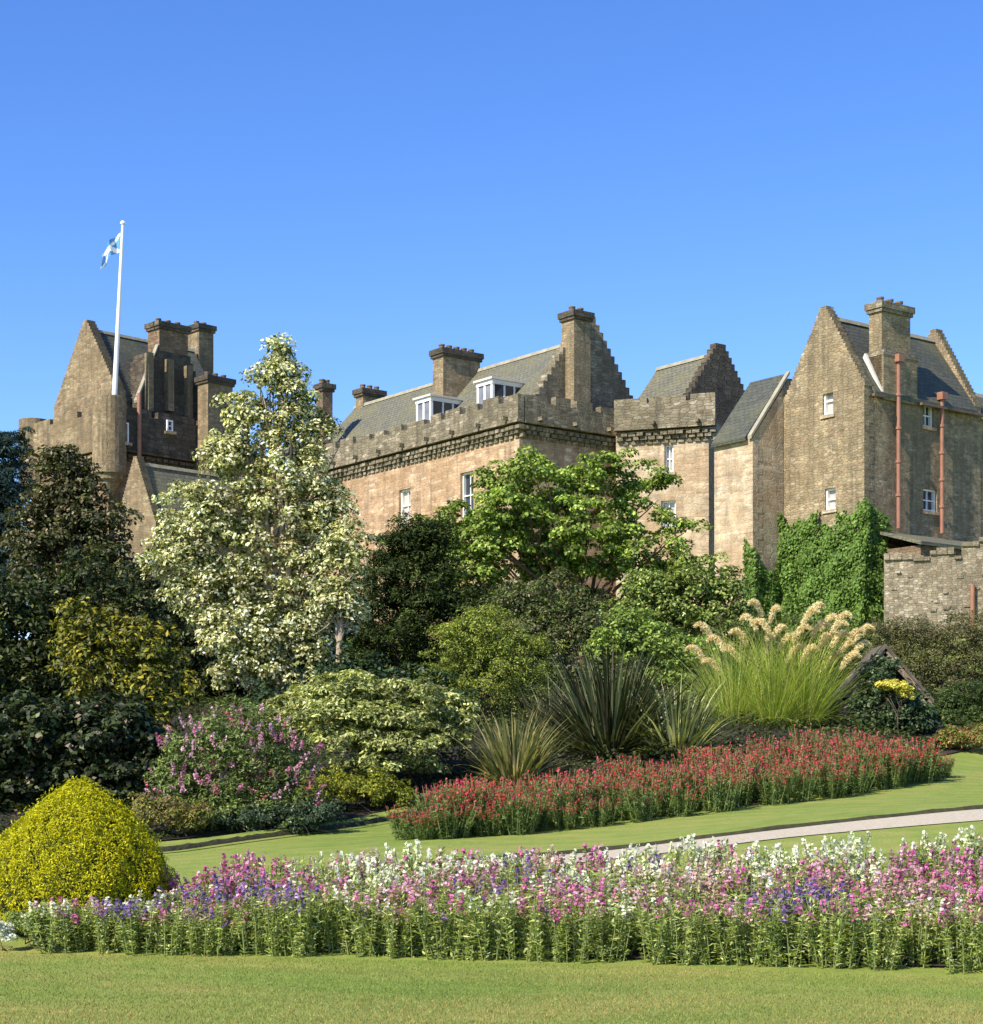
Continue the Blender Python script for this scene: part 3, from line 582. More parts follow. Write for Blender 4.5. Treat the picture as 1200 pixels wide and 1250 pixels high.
a_ = FT.A(165, -0.2); pts = [FT.P(a_, -0.62, z) for z in np.linspace(FT.Z(a_, 0, 560), FT.Z(a_, 0, 482), 5)]
tubes('downpipe', [(pts, [0.13]*5)], M_rust, castle, 10)
# --- lower gabled house in front of the old tower
FH = Frame(190, 101, 45.0); h1 = FH.B(140, 0); hm = (h1)/2; hz = FH.Z(0, hm, 557); he = FH.Z(0, 0, 640)
mb = MB(); block(mb, FH, 0, 7.5, 0, h1, 4.0, he-0.003); mb.build('house_wall', M_tan, castle)
gm = MB(); prism(gm, FH, 'a', -0.004, 0.45, stepped(hm, hm+0.02, he, hz, 22, 0.16)); gm.build('gable', M_tan, castle)
roof2('roof', FH, 'a', 0.45, 7.4, hm, hm+0.15, hz-0.35, he-0.3, M_slate)

# ------------------------------------------------------------------ flagpole
ft = FT.P(0.75, 0.0, 0); fY = ft[1]
z0, z1 = tp-0.15, Z_of(274, fY); x0, x1 = X_of(139, fY), X_of(150, fY)
fp = empty('flagpole', (x0, fY, z0), 'white flagpole flying a blue and white flag from the tower top', 'flagpole')
def onpole(f): return np.array([x0+(x1-x0)*f, fY, z0+(z1-z0)*f])
tubes('pole', [([onpole(f) for f in np.linspace(0, 1, 8)], np.linspace(0.17, 0.085, 8))], M_pole, fp, 12)
mb = MB(); lathe_mb(mb, onpole(1.0), [(0.0, z1-0.01), (0.15, z1+0.02), (0.17, z1+0.1), (0.1, z1+0.2), (0, z1+0.22)], 12); mb.build('finial', M_pole, fp)
nU, nV = 26, 18; fl = []
top = onpole(0.955); bot = onpole(0.85); hgt = np.linalg.norm(top-bot)
for j in range(nV+1):
    for i in range(nU+1):
        s, t_ = i/nU, j/nV
        p = top*(1-t_) + bot*t_
        dx = -1.35*s*(1 - 0.2*s); dz = -1.25*s**1.3 + 0.2*s*t_
        p = p + np.array([dx - 0.12, 0.28*math.sin(5.5*s*1.6 + 1.3*t_)*min(1, 3*s), dz]); fl.append(tuple(p))
fm = MB(); 
me = bpy.data.meshes.new('flag'); qs = []; mi = []
for j in range(nV):
    for i in range(nU):
        n = j*(nU+1)+i; qs.append((n, n+1, n+nU+2, n+nU+1)); s, t_ = (i+.5)/nU, (j+.5)/nV
        mi.append(1 if min(abs(s-t_), abs(s-1+t_)) < 0.13 else 0)
me.from_pydata(fl, [], qs); me.materials.append(M_blue); me.materials.append(M_cloth); me.polygons.foreach_set('material_index', mi); me.update()
o = bpy.data.objects.new('flag', me); col.objects.link(o); under(o, fp)
mod = o.modifiers.new('cloth thickness', 'SOLIDIFY'); mod.thickness = 0.012

# ------------------------------------------------------------------ stone wall at the right
FW = Frame(1079, 80, 14.0)
gw = empty('garden_wall', FW.P(0, 0, 5.5), 'ruined grey rubble garden wall with broken battlements below the gabled house', 'wall')
mb = MB(); s = 0.0; rr = random.Random(3)
tops = [(0.0, 1.2, 684), (1.2, 1.9, 686), (1.9, 2.9, 679), (2.9, 3.2, 685), (3.2, 3.9, 670), (3.9, 5.0, 665), (5.0, 5.3, 671), (5.3, 7.6, 661), (7.6, 8.1, 668), (8.1, 11, 656), (11, 16, 650)]
for s0, s1, py in tops: block(mb, FW, 0, 0.8, -s1, -s0, 3.0, Z_of(py, 80))
for k in range(46):
    s_ = rr.uniform(0.1, 10); zz = rr.uniform(Z_of(770, 80), Z_of(690, 80)); q = rr.uniform(0.12, 0.28); block(mb, FW, -rr.uniform(0.03, 0.09), 0.1, -s_-q, -s_, zz, zz+q*0.6)
wallm = mb.build('masonry', M_wallgrey, gw)
cp = MB()
for s0, s1, py in tops:
    s = s0
    while s < s1-0.05:
        q = min(s1, s+rr.uniform(0.25, 0.5)); z = Z_of(py, 80); block(cp, FW, -0.07-rr.uniform(0, 0.06), 0.86, -q+0.01, -s-0.01, z+0.003, z+rr.uniform(0.12, 0.3)); s = q
cp.build('coping_stone', M_wallgrey, gw)
pts = [FW.P(-0.15, -3.65, z) for z in np.linspace(Z_of(775, 80), Z_of(717, 80), 5)]
tubes('drainpipe', [(pts, [0.1]*5)], M_rust, gw, 10)

# ------------------------------------------------------------------ foliage tools
def rand_dir(n): return unit(rng.normal(size=(n, 3)))
def leaves(c, nrm, L, Wd, C, fold=0.15, droop=None):
    """one folded lozenge per leaf"""
    n = len(c); L = np.broadcast_to(np.asarray(L, float), (n,))[:, None]; Wd = np.broadcast_to(np.asarray(Wd, float), (n,))[:, None]
    t = rand_dir(n) if droop is None else unit(rand_dir(n) + np.array(droop)); t = unit(t - (t*nrm).sum(1, keepdims=True)*nrm); s = np.cross(nrm, t)
    V = np.stack([c - t*L*0.5, c + s*Wd*0.5 + nrm*fold*Wd + t*L*0.04, c + t*L*0.5, c - s*Wd*0.5 + nrm*fold*Wd + t*L*0.04], 1).reshape(-1, 3)
    Q = np.arange(n*4).reshape(n, 4); return V, Q, np.repeat(C, 4, 0)
GAIN = 1.45
def palette(pal, n, jit=0.22, sub=None):
    w_ = np.array([p[0] for p in pal], float); k = rng.choice(len(pal), n, p=w_/w_.sum()); c = np.array([p[1] for p in pal])[k]*GAIN
    return np.clip(c*np.exp(rng.normal(0, jit, (n, 1))), 0, 0.9)
DENS = 2.0
def crown(envs, Y, pal, sub_r=0.3, lpc=70, L=0.09, Wd=0.05, cover=1.0, depth=0.9, flat=0.75, up=0.45, tone=0.18, inner=0.25, clumpy=None, lower=-0.75, droop=None, jit=0.22):
    cs, ns, Cs, sz = [], [], [], []
    for e in envs:
        px, py, rx, ry = e[:4]; dY = e[4] if len(e) > 4 else 0.0; y = Y + dY
        c = np.array([X_of(px, y), y, Z_of(py, y)]); r = np.array([rx*y/F_PX, 0, ry*y/F_PX]); r[1] = (e[5] if len(e) > 5 else max(r[0], r[2]*0.8)*depth)
        area = 4*np.pi*((r[0]*r[1])**1.6/3 + (r[0]*r[2])**1.6/3 + (r[1]*r[2])**1.6/3)**(1/1.6)
        ns_ = max(4, int(DENS*cover*area/(np.pi*sub_r**2)*1.15)); d = rand_dir(ns_*3); d = d[d[:, 2] > lower][:ns_]
        rad = np.where(rng.random(len(d)) < inner, rng.uniform(0.25, 0.75, len(d)), rng.uniform(0.8, 1.04, len(d)))
        w1, w2 = rng.normal(0, 2.6, (2, 3)); ph = rng.random(2)*6.28; rad = rad*(1 + 0.17*np.sin(d@w1 + ph[0]) + 0.12*np.sin(d@(w2*2) + ph[1]) + np.where(rng.random(len(d)) < 0.10, rng.uniform(0.1, 0.32, len(d)), 0))
        sc = c + d*rad[:, None]*r
        sr = sub_r*rng.uniform(0.6, 1.35, len(sc))
        tn = np.exp(rng.normal(0, tone, len(sc)))
        k = np.repeat(np.arange(len(sc)), np.maximum(6, (lpc*(sr/sub_r)**2).astype(int)))
        dd = rand_dir(len(k)); dd[:, 2] = np.where(dd[:, 2] < -0.45, -dd[:, 2], dd[:, 2])
        p = sc[k] + dd*(sr[k]*rng.uniform(0.45, 1.0, len(k))**0.6)[:, None]*np.array([1, 1, flat])
        n_ = unit(dd*0.55 + d[k]*0.25 + np.array([0, 0, up]) + rng.normal(0, 0.42, (len(k), 3)))
        cc = palette(pal, len(k), jit)*tn[k][:, None]
        cs.append(p); ns.append(n_); Cs.append(cc)
    c = np.concatenate(cs); n_ = np.concatenate(ns); C = np.concatenate(Cs)
    keep = c[:, 2] > H(c[:, 0], c[:, 1]) + 0.02; c, n_, C = c[keep], n_[keep], C[keep]
    s = rng.uniform(0.7, 1.3, len(c)); return leaves(c, n_, L*s, Wd*s, np.clip(C, 0, 0.9), droop=droop)
def fol_obj(name, arr, mat, parent):
    V, Q, C = arr; o = link(name, np_mesh(name, V, Q, C), mat); return under(o, parent) if parent else o
def limbs(base, targets, r0, forks=0.45, wig=0.12):
    base = np.array(base, float); out = []; tg = np.array(targets, float); mid = base + (tg.mean(0) - base)*(forks if len(tg) < 19 else 0.22)
    mid[:2] = base[:2] + (tg.mean(0)[:2]-base[:2])*0.35
    pts = [base + (mid-base)*f + rng.normal(0, wig*0.3, 3)*(0 < f < 1) for f in np.linspace(0, 1, 6)]; out.append((pts, np.linspace(r0, r0*0.72, 6)))
    for t in tg:
        t = t - np.array([0, 0, 0.15]); p = [mid + (t-mid)*f + np.array([0, 0, 0.18*np.linalg.norm(t-mid)*math.sin(math.pi*f)*0.6]) + rng.normal(0, wig, 3)*(0 < f < 1) for f in np.linspace(0, 1, 6)]
        out.append((p, np.linspace(r0*0.5, r0*0.08, 6)))
        for q in range(2):
            st = p[3]; en = t + rng.normal(0, 0.3, 3) - np.array([0, 0, 0.3]); out.append(([st + (en-st)*f + rng.normal(0, wig*0.5, 3)*(0 < f < 1) for f in np.linspace(0, 1, 4)], np.linspace(r0*0.2, r0*0.05, 4)))
    return out
def plant(name, label, cat, px, Y, envs, pal, mat=None, trunk=None, bark=None, group=None, part='crown', limb_to=None, wig=0.12, forks=0.45, **kw):
    x = X_of(px, Y); g = empty(name, (x, Y, float(H(x, Y))), label, cat, group)
    fol_obj(part, crown(envs, Y, pal, **kw), mat or M_leaf, g)
    if trunk:
        tg = [(X_of(e[0], Y + (e[4] if len(e) > 4 else 0)), Y + (e[4] if len(e) > 4 else 0), Z_of(e[1], Y)) for e in (limb_to or envs)]
        tubes('trunk', limbs((x, Y, float(H(x, Y)) - 0.1), tg, trunk, forks, wig), bark or M_bark, g, 9)
    return g

DK = (0.020, 0.040, 0.012)
# far left blue conifer, bronze tree, rhododendrons
plant('conifer', 'dark blue-green conifer at the far left beside the old tower', 'tree', 2, 76,
  [(10, 550, 26, 22), (-4, 590, 34, 30), (14, 620, 22, 22), (0, 660, 36, 34), (-30, 620, 40, 60), (0, 720, 40, 40)], [(3, (0.020, 0.038, 0.034)), (2, (0.032, 0.055, 0.048)), (1, (0.012, 0.024, 0.02))],
  trunk=0.22, sub_r=0.34, lpc=60, L=0.3, Wd=0.05, cover=0.9, flat=0.5)
plant('bronze_tree', 'dark bronze-leaved broadleaf tree in front of the old tower', 'tree', 85, 62,
  [(72, 575, 26, 24), (95, 600, 30, 28), (60, 625, 34, 30), (115, 640, 36, 34), (80, 660, 44, 34), (45, 690, 30, 36), (120, 700, 40, 40), (75, 740, 60, 40), (40, 650, 24, 24)],
  [(4, (0.035, 0.038, 0.012)), (2, (0.06, 0.055, 0.02)), (3, (0.045, 0.06, 0.016)), (1, (0.11, 0.085, 0.045)), (0.6, (0.2, 0.15, 0.09))], trunk=0.26, sub_r=0.36, lpc=60, L=0.15, Wd=0.09, cover=0.95, mat=M_gloss)
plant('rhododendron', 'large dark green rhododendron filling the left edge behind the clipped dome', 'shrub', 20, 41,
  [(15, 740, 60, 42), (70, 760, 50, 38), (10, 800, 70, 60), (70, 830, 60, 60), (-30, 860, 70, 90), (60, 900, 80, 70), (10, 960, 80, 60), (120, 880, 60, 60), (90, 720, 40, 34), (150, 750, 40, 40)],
  [(5, (0.018, 0.027, 0.005)), (3, (0.04, 0.055, 0.010)), (2, (0.010, 0.015, 0.003)), (0.7, (0.10, 0.11, 0.035))], trunk=0.14, sub_r=0.27, lpc=38, L=0.15, Wd=0.06, cover=0.8, mat=M_gloss, inner=0.35, lower=-0.9)  # leaf colours lowered to paint in the deep shade at the left edge
plant('laurel', 'yellow-green laurel with pale new leaves between dark rhododendrons', 'shrub', 160, 38.5,
  [(110, 765, 40, 28), (160, 790, 46, 34), (195, 830, 36, 36), (130, 820, 50, 34), (180, 870, 40, 30), (100, 790, 30, 26)],
  [(3, (0.17, 0.16, 0.015)), (3, (0.085, 0.095, 0.013)), (2, (0.24, 0.20, 0.018)), (3, (0.03, 0.04, 0.008))], trunk=0.10, sub_r=0.24, lpc=40, L=0.14, Wd=0.055, cover=0.75, mat=M_gloss)
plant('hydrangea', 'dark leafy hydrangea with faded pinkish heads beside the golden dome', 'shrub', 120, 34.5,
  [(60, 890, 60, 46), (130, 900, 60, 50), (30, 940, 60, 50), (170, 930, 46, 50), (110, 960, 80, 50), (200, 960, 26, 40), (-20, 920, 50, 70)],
  [(6, (0.014, 0.021, 0.005)), (2, (0.035, 0.05, 0.014)), (0.5, (0.10, 0.12, 0.055)), (0.3, (0.17, 0.12, 0.08))], trunk=0.07, sub_r=0.22, lpc=40, L=0.13, Wd=0.08, cover=0.8, mat=M_gloss, inner=0.35, lower=-0.95)  # near-black leaf colours carry painted shade besides the dark green
# tall variegated tree
VAR = [(6, (0.45, 0.43, 0.215)), (4, (0.55, 0.53, 0.33)), (3, (0.13, 0.15, 0.04)), (3, (0.035, 0.05, 0.012))]
plant('variegated_tree', 'tall conical cream-variegated tree standing before the castle', 'tree', 345, 48,
  [(342, 430, 16, 20), (330, 465, 26, 26), (352, 470, 22, 26), (318, 510, 36, 34), (360, 520, 34, 34), (300, 560, 44, 38), (350, 570, 44, 40), (270, 620, 50, 44), (330, 630, 60, 46), (390, 640, 34, 50),
   (245, 680, 52, 46), (310, 700, 62, 50), (385, 710, 46, 50), (255, 740, 46, 44), (320, 770, 60, 48), (300, 820, 44, 34), (380, 770, 36, 40), (350, 820, 50, 34), (400, 680, 36, 40), (215, 650, 30, 34), (400, 740, 30, 34), (375, 590, 30, 40), (366, 495, 24, 32), (300, 505, 24, 28), (384, 545, 24, 36), (282, 560, 30, 30), (395, 630, 30, 40), (240, 620, 34, 30), (350, 440, 18, 24), (300, 780, 60, 50), (350, 770, 60, 50), (230, 710, 40, 40)],
  VAR, trunk=0.2, bark=M_barkp, sub_r=0.27, lpc=58, L=0.115, Wd=0.064, cover=0.58, depth=0.8, jit=0.3, tone=0.3)
# trunk seen to its right
plant('birch', 'slender pale-stemmed tree with thin dark foliage behind the dogwood', 'tree', 413, 44,
  [(420, 690, 20, 30), (412, 730, 18, 26), (425, 660, 22, 26), (405, 735, 26, 24), (425, 745, 22, 22)], VAR, trunk=0.11, bark=M_barkp, sub_r=0.22, lpc=46, L=0.105, Wd=0.055, cover=0.7, wig=0.03, forks=0.6)
plant('yew', 'very dark evergreen yew between the variegated tree and the maple', 'tree', 480, 55,
  [(475, 690, 34, 36), (500, 660, 34, 24), (460, 740, 40, 50), (510, 740, 44, 50), (480, 800, 56, 40), (530, 690, 34, 36), (545, 740, 44, 44), (555, 790, 50, 40), (440, 790, 30, 40), (525, 655, 30, 20), (585, 755, 40, 36)],
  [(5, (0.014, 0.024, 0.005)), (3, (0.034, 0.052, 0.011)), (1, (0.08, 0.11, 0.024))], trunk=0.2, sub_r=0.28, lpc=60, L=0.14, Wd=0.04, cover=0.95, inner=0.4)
# the spreading bright maple
MAP = [(4, (0.165, 0.225, 0.04)), (3, (0.12, 0.175, 0.032)), (2, (0.24, 0.29, 0.07)), (2, (0.05, 0.078, 0.016))]
menv = [(610, 592, 34, 23), (650, 580, 36, 21, -1), (700, 588, 40, 26, 0.6), (745, 572, 36, 23), (800, 583, 22, 13, 1), (640, 618, 50, 29, -1.2), (705, 622, 46, 26), (765, 608, 34, 23, 0.8),
  (590, 650, 40, 23, -0.8), (540, 668, 42, 23, 0.5), (640, 660, 48, 26, 0.9), (720, 660, 50, 26, -1.4), (790, 650, 42, 23), (815, 690, 30, 29, 0.6), (580, 700, 40, 26, -0.6), (660, 700, 38, 23, 1.2), (765, 690, 38, 26, -0.9), (545, 720, 26, 23), (835, 645, 18, 12), (505, 690, 22, 18), (615, 735, 34, 21), (700, 735, 40, 18, 0.8), (600, 675, 34, 18, -1), (530, 650, 30, 18, 0.4), (560, 630, 26, 16), (650, 750, 40, 21), (740, 745, 40, 21, 1), (800, 725, 30, 18), (690, 690, 60, 31, 0.5), (620, 640, 44, 26, 0.7), (845, 690, 22, 16, -0.5), (828, 722, 26, 18)]
plant('maple', 'spreading bright green maple in tiered sprays against the sandstone wing', 'tree', 715, 60, menv, MAP, trunk=0.17, bark=M_barkr, sub_r=0.31, lpc=60, L=0.13, Wd=0.095, cover=0.46, depth=1.0, flat=0.62, up=0.5, tone=0.22, inner=0.35)
plant('cherry', 'mid-green small tree with drooping leaves at the foot of the battlemented tower', 'tree', 860, 57,
  [(800, 720, 40, 24), (850, 715, 40, 26), (885, 735, 34, 30), (820, 750, 50, 30), (770, 760, 40, 26), (870, 770, 40, 30), (800, 790, 50, 24)],
  [(3, (0.12, 0.165, 0.035)), (2, (0.18, 0.225, 0.055)), (2, (0.04, 0.06, 0.015)), (1, (0.26, 0.29, 0.10))], trunk=0.12, sub_r=0.28, lpc=52, L=0.13, Wd=0.07, cover=0.8, tone=0.22)
plant('feathery_shrub', 'soft yellow-green feathery shrub under the left of the maple', 'shrub', 590, 45,
  [(590, 770, 42, 26), (560, 800, 36, 34), (620, 800, 44, 34), (590, 840, 56, 40), (545, 850, 30, 36), (640, 850, 36, 36)],
  [(3, (0.18, 0.21, 0.035)), (3, (0.13, 0.17, 0.03)), (1, (0.25, 0.25, 0.06)), (1.5, (0.05, 0.07, 0.016))], trunk=0.07, sub_r=0.2, lpc=64, L=0.07, Wd=0.028, cover=0.8)
plant('elder', 'fresh green bush right of the tall sword-leaved clump', 'shrub', 790, 46,
  [(770, 765, 36, 22), (800, 790, 40, 24), (750, 790, 30, 20), (840, 800, 34, 24), (815, 825, 40, 24)],
  [(3, (0.15, 0.215, 0.04)), (2, (0.22, 0.28, 0.07)), (1.5, (0.05, 0.078, 0.018))], trunk=0.07, sub_r=0.22, lpc=50, L=0.10, Wd=0.055, cover=0.7)
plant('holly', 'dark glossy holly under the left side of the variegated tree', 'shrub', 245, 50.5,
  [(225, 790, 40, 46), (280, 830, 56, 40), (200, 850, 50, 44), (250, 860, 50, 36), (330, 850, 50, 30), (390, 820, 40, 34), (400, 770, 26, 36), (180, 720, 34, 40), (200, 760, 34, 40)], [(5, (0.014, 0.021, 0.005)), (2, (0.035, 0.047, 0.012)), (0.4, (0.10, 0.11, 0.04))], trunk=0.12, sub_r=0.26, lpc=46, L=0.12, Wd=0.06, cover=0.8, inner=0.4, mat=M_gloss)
plant('viburnum', 'shadowy olive viburnum below the trunk of the maple', 'shrub', 690, 52,
  [(680, 745, 44, 36), (650, 790, 50, 44), (720, 775, 44, 40), (700, 830, 60, 40), (760, 830, 50, 36), (630, 740, 30, 30)], [(3, (0.05, 0.065, 0.018)), (3, (0.10, 0.125, 0.04)), (1, (0.16, 0.14, 0.09))], trunk=0.09, sub_r=0.25, lpc=46, L=0.1, Wd=0.05, cover=0.8, inner=0.4)
plant('mahonia', 'dark leathery mahonia tucked behind the dogwood layers', 'shrub', 420, 44,
  [(350, 860, 44, 24), (410, 850, 40, 26), (470, 850, 50, 34), (530, 860, 44, 34), (560, 890, 40, 30), (430, 890, 70, 30), (435, 828, 44, 26), (510, 900, 60, 30)], [(5, (0.022, 0.04, 0.014)), (2, (0.045, 0.07, 0.025))], trunk=0.07, sub_r=0.24, lpc=46, L=0.12, Wd=0.06, cover=0.8, inner=0.4, mat=M_gloss)
n = 90000; cy = rng.uniform(30.6, 57, n); cx = rng.uniform(-1, 1, n)*(cy*0.275+1.5)
fy = np.interp(cx/cy*F_PX+600, [-400, -100, 200, 460, 560, 700, 900, 1110, 1200, 1500], [30.6, 30.6, 31.4, 35.2, 33.2, 34.8, 36.8, 39.8, 42.4, 46.4]); k = cy > fy; cx, cy = cx[k], cy[k]; n = len(cx)
lump = 0.5 + 0.5*np.sin(cx*2.3 + 1.3*np.sin(cy*1.7))*np.sin(cy*2.6 + np.sin(cx*3.1)); hh = (0.06 + 0.34*lump)*rng.random(n)**0.6*np.clip((cy-fy[k])*1.6+0.25, 0.25, 1)
c = np.stack([cx, cy, H(cx, cy)+0.03+hh], 1); tint = np.where(np.sin(cx*1.1+2*np.sin(cy*0.6)) > 0.2, 1.0, 0.6)[:, None]
o = fol_obj('ground_cover', leaves(c, unit(rng.normal(0, 0.5, (n, 3)) + [0, -0.1, 0.8]), 0.11, 0.055, tint*palette([(4, (0.03, 0.048, 0.012)), (2, (0.06, 0.085, 0.02)), (1, (0.11, 0.13, 0.04)), (0.4, (0.14, 0.09, 0.06))], n)), M_leaf, None)
tag(o, 'low dark leafy ground cover between the border shrubs', kind='stuff')
# tiered variegated dogwood
COR = [(4, (0.29, 0.30, 0.11)), (3, (0.19, 0.22, 0.06)), (2, (0.38, 0.38, 0.18)), (3, (0.06, 0.08, 0.022))]
plant('dogwood', 'broad tiered dogwood with pale cream-green leaves in flat layers', 'shrub', 450, 37,
  [(420, 840, 44, 18, -0.5), (480, 848, 50, 16), (400, 872, 52, 16, -1), (470, 880, 60, 17, -0.7), (530, 880, 44, 16, 0.4), (345, 866, 24, 12, 0.6), (420, 905, 44, 15, -1.3), (490, 912, 52, 16, -1.1), (545, 905, 26, 14), (450, 935, 40, 12, -1.4), (510, 938, 30, 10, -1), (370, 890, 40, 18, 0.5), (445, 860, 50, 20, 0.8), (510, 895, 50, 22, 0.7), (540, 862, 34, 16, 0.9), (390, 860, 40, 18, 0.6)],
  COR, trunk=0.09, sub_r=0.19, lpc=56, L=0.095, Wd=0.042, cover=0.85, flat=0.6, up=0.7, depth=0.9, tone=0.24, lower=-0.6)
# pink flowered shrub
bud = plant('buddleia', 'loose shrub with many pink flower heads left of the dogwood', 'shrub', 280, 33.0,
  [(245, 920, 46, 36), (300, 905, 50, 40), (345, 930, 40, 40), (230, 965, 44, 36), (290, 965, 60, 36), (350, 975, 44, 30), (250, 995, 60, 22), (330, 1000, 60, 20)],
  [(3, (0.085, 0.125, 0.03)), (2, (0.14, 0.18, 0.05)), (2, (0.045, 0.062, 0.02)), (0.6, (0.2, 0.19, 0.10))], sub_r=0.17, lpc=40, L=0.085, Wd=0.028, cover=0.75, part='foliage', trunk=0.04)
fl = []
for k in range(150):
    e = [(245, 920, 48, 40), (300, 905, 54, 44), (345, 930, 44, 42), (230, 965, 46, 38), (290, 965, 62, 36), (350, 975, 44, 30)][k % 6]; d = rand_dir(1)[0]; d[1] = -abs(d[1]); d[2] = d[2]*0.8+0.15
    Y = 33.0; c = np.array([X_of(e[0], Y), Y, Z_of(e[1], Y)]) + d*np.array([e[2], e[2], e[3]])*Y/F_PX*1.02
    ax = unit(d*0.6 + np.array([0, 0, 0.7]) + rng.normal(0, 0.25, 3)); n = 26; t = rng.random(n)
    p = c + ax*(t[:, None]*0.2 - 0.05) + rand_dir(n)*(0.055*(1.1-t))[:, None]
    base = [(0.38, 0.15, 0.23), (0.44, 0.26, 0.32), (0.46, 0.31, 0.33), (0.36, 0.10, 0.14)][rng.choice(4, p=[.35, .3, .2, .15])]
    fl.append(leaves(p, unit(rand_dir(n) + d*0.6), 0.045, 0.04, palette([(1, base)], n, 0.25)))
fol_obj('blossom', joined(fl), M_petal, bud)
plant('potentilla', 'low yellow-green mound edging the border below the dogwood', 'shrub', 430, 35.0,
  [(400, 965, 34, 18), (445, 962, 36, 18), (480, 970, 26, 15), (370, 975, 24, 14)], [(3, (0.17, 0.18, 0.02)), (2, (0.09, 0.12, 0.02)), (1, (0.26, 0.24, 0.03))], trunk=0.03, sub_r=0.13, lpc=50, L=0.05, Wd=0.025, cover=0.9, part='foliage')
plant('spurge', 'small yellow flowered clump in front of the pink flowered shrub', 'shrub', 215, 31.8,
  [(200, 995, 26, 20), (235, 1000, 24, 18), (180, 985, 20, 18)], [(2, (0.19, 0.18, 0.03)), (2, (0.08, 0.10, 0.03)), (1, (0.24, 0.14, 0.10))], trunk=0.03, sub_r=0.13, lpc=46, L=0.055, Wd=0.025, cover=0.9, part='foliage')
plant('hebe', 'low dark grey-green cushion shrub along the border edge', 'shrub', 330, 32.4,
  [(310, 1004, 30, 16), (355, 1000, 30, 15), (390, 995, 26, 13), (275, 1008, 24, 14)], [(3, (0.04, 0.062, 0.035)), (1, (0.11, 0.15, 0.10)), (2, (0.025, 0.04, 0.018))], trunk=0.03, sub_r=0.13, lpc=50, L=0.06, Wd=0.028, cover=0.9, part='foliage')

# clipped golden yew dome
yY = 20.7; yx = X_of(96, yY); yz = float(H(yx, yY)); yh = Z_of(951, yY) - yz; yr = 113*yY/F_PX
gy_ = empty('topiary', (yx, yY, yz), 'clipped golden yew dome at the left end of the flower border', 'topiary')
def dome(n):
    t = rng.random(n)**0.75; an = rng.random(n)*2*np.pi
    prof = lambda t: np.where(t < 0.25, 0.93 + 0.07*np.sin(t/0.25*np.pi/2), np.cos(np.clip((t-0.25)/0.75, 0, 1)*np.pi/2)**0.74)
    return t, an, prof
t, an, prof = dome(60000); wobb = 1 + 0.03*np.sin(an*5 + t*7) + 0.035*np.sin(an*11 - t*15) + 0.03*np.sin(an*23 + t*31)
r = prof(t)*yr*wobb; dr = (prof(t+0.02)-prof(t-0.02))/0.04*yr
nrm = unit(np.stack([np.cos(an)*yh, np.sin(an)*yh, -dr], 1)); c = np.stack([yx + r*np.cos(an), yY + r*np.sin(an), yz + t*yh], 1)
lump = 0.5+0.5*np.sin(c[:, 0]*19 + 2*np.sin(c[:, 2]*13))*np.sin(c[:, 2]*23 + 2*np.sin(c[:, 1]*17 + c[:, 0]*9))
c = c - nrm*(rng.random(len(c))**1.6*0.075 + 0.03*lump - np.where(rng.random(len(c)) < 0.03, 0.06, 0))[:, None]
cc = palette([(4, (0.33, 0.31, 0.006)), (3, (0.25, 0.25, 0.007)), (2, (0.40, 0.37, 0.011)), (1, (0.10, 0.115, 0.006))], len(c), 0.2)
fol_obj('foliage', leaves(c, unit(nrm*0.6 + rng.normal(0, 0.6, c.shape) + [0, 0, 0.15]), 0.045, 0.014, cc), M_leaf, gy_)
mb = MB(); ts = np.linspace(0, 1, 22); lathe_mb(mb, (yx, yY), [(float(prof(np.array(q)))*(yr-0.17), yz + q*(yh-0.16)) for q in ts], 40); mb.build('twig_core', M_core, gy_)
plant('edging_plant', 'low leafy silver-green edging clump at the foot of the golden dome', 'plant', 45, 19.3,
  [(50, 1128, 26, 16), (78, 1136, 22, 14), (30, 1130, 18, 12)], [(3, (0.14, 0.18, 0.045)), (2, (0.09, 0.13, 0.03)), (1, (0.25, 0.27, 0.12))], sub_r=0.07, lpc=46, L=0.04, Wd=0.018, cover=0.9, part='foliage', trunk=0.02)
plant('white_flower', 'small white flowered plant at the left edge under the golden dome', 'plant', 2, 19.1,
  [(2, 1133, 12, 8), (8, 1142, 10, 6)], [(3, (0.6, 0.6, 0.58)), (1, (0.2, 0.24, 0.12))], sub_r=0.05, lpc=36, L=0.03, Wd=0.02, cover=1.0, part='blossom', trunk=0.012)

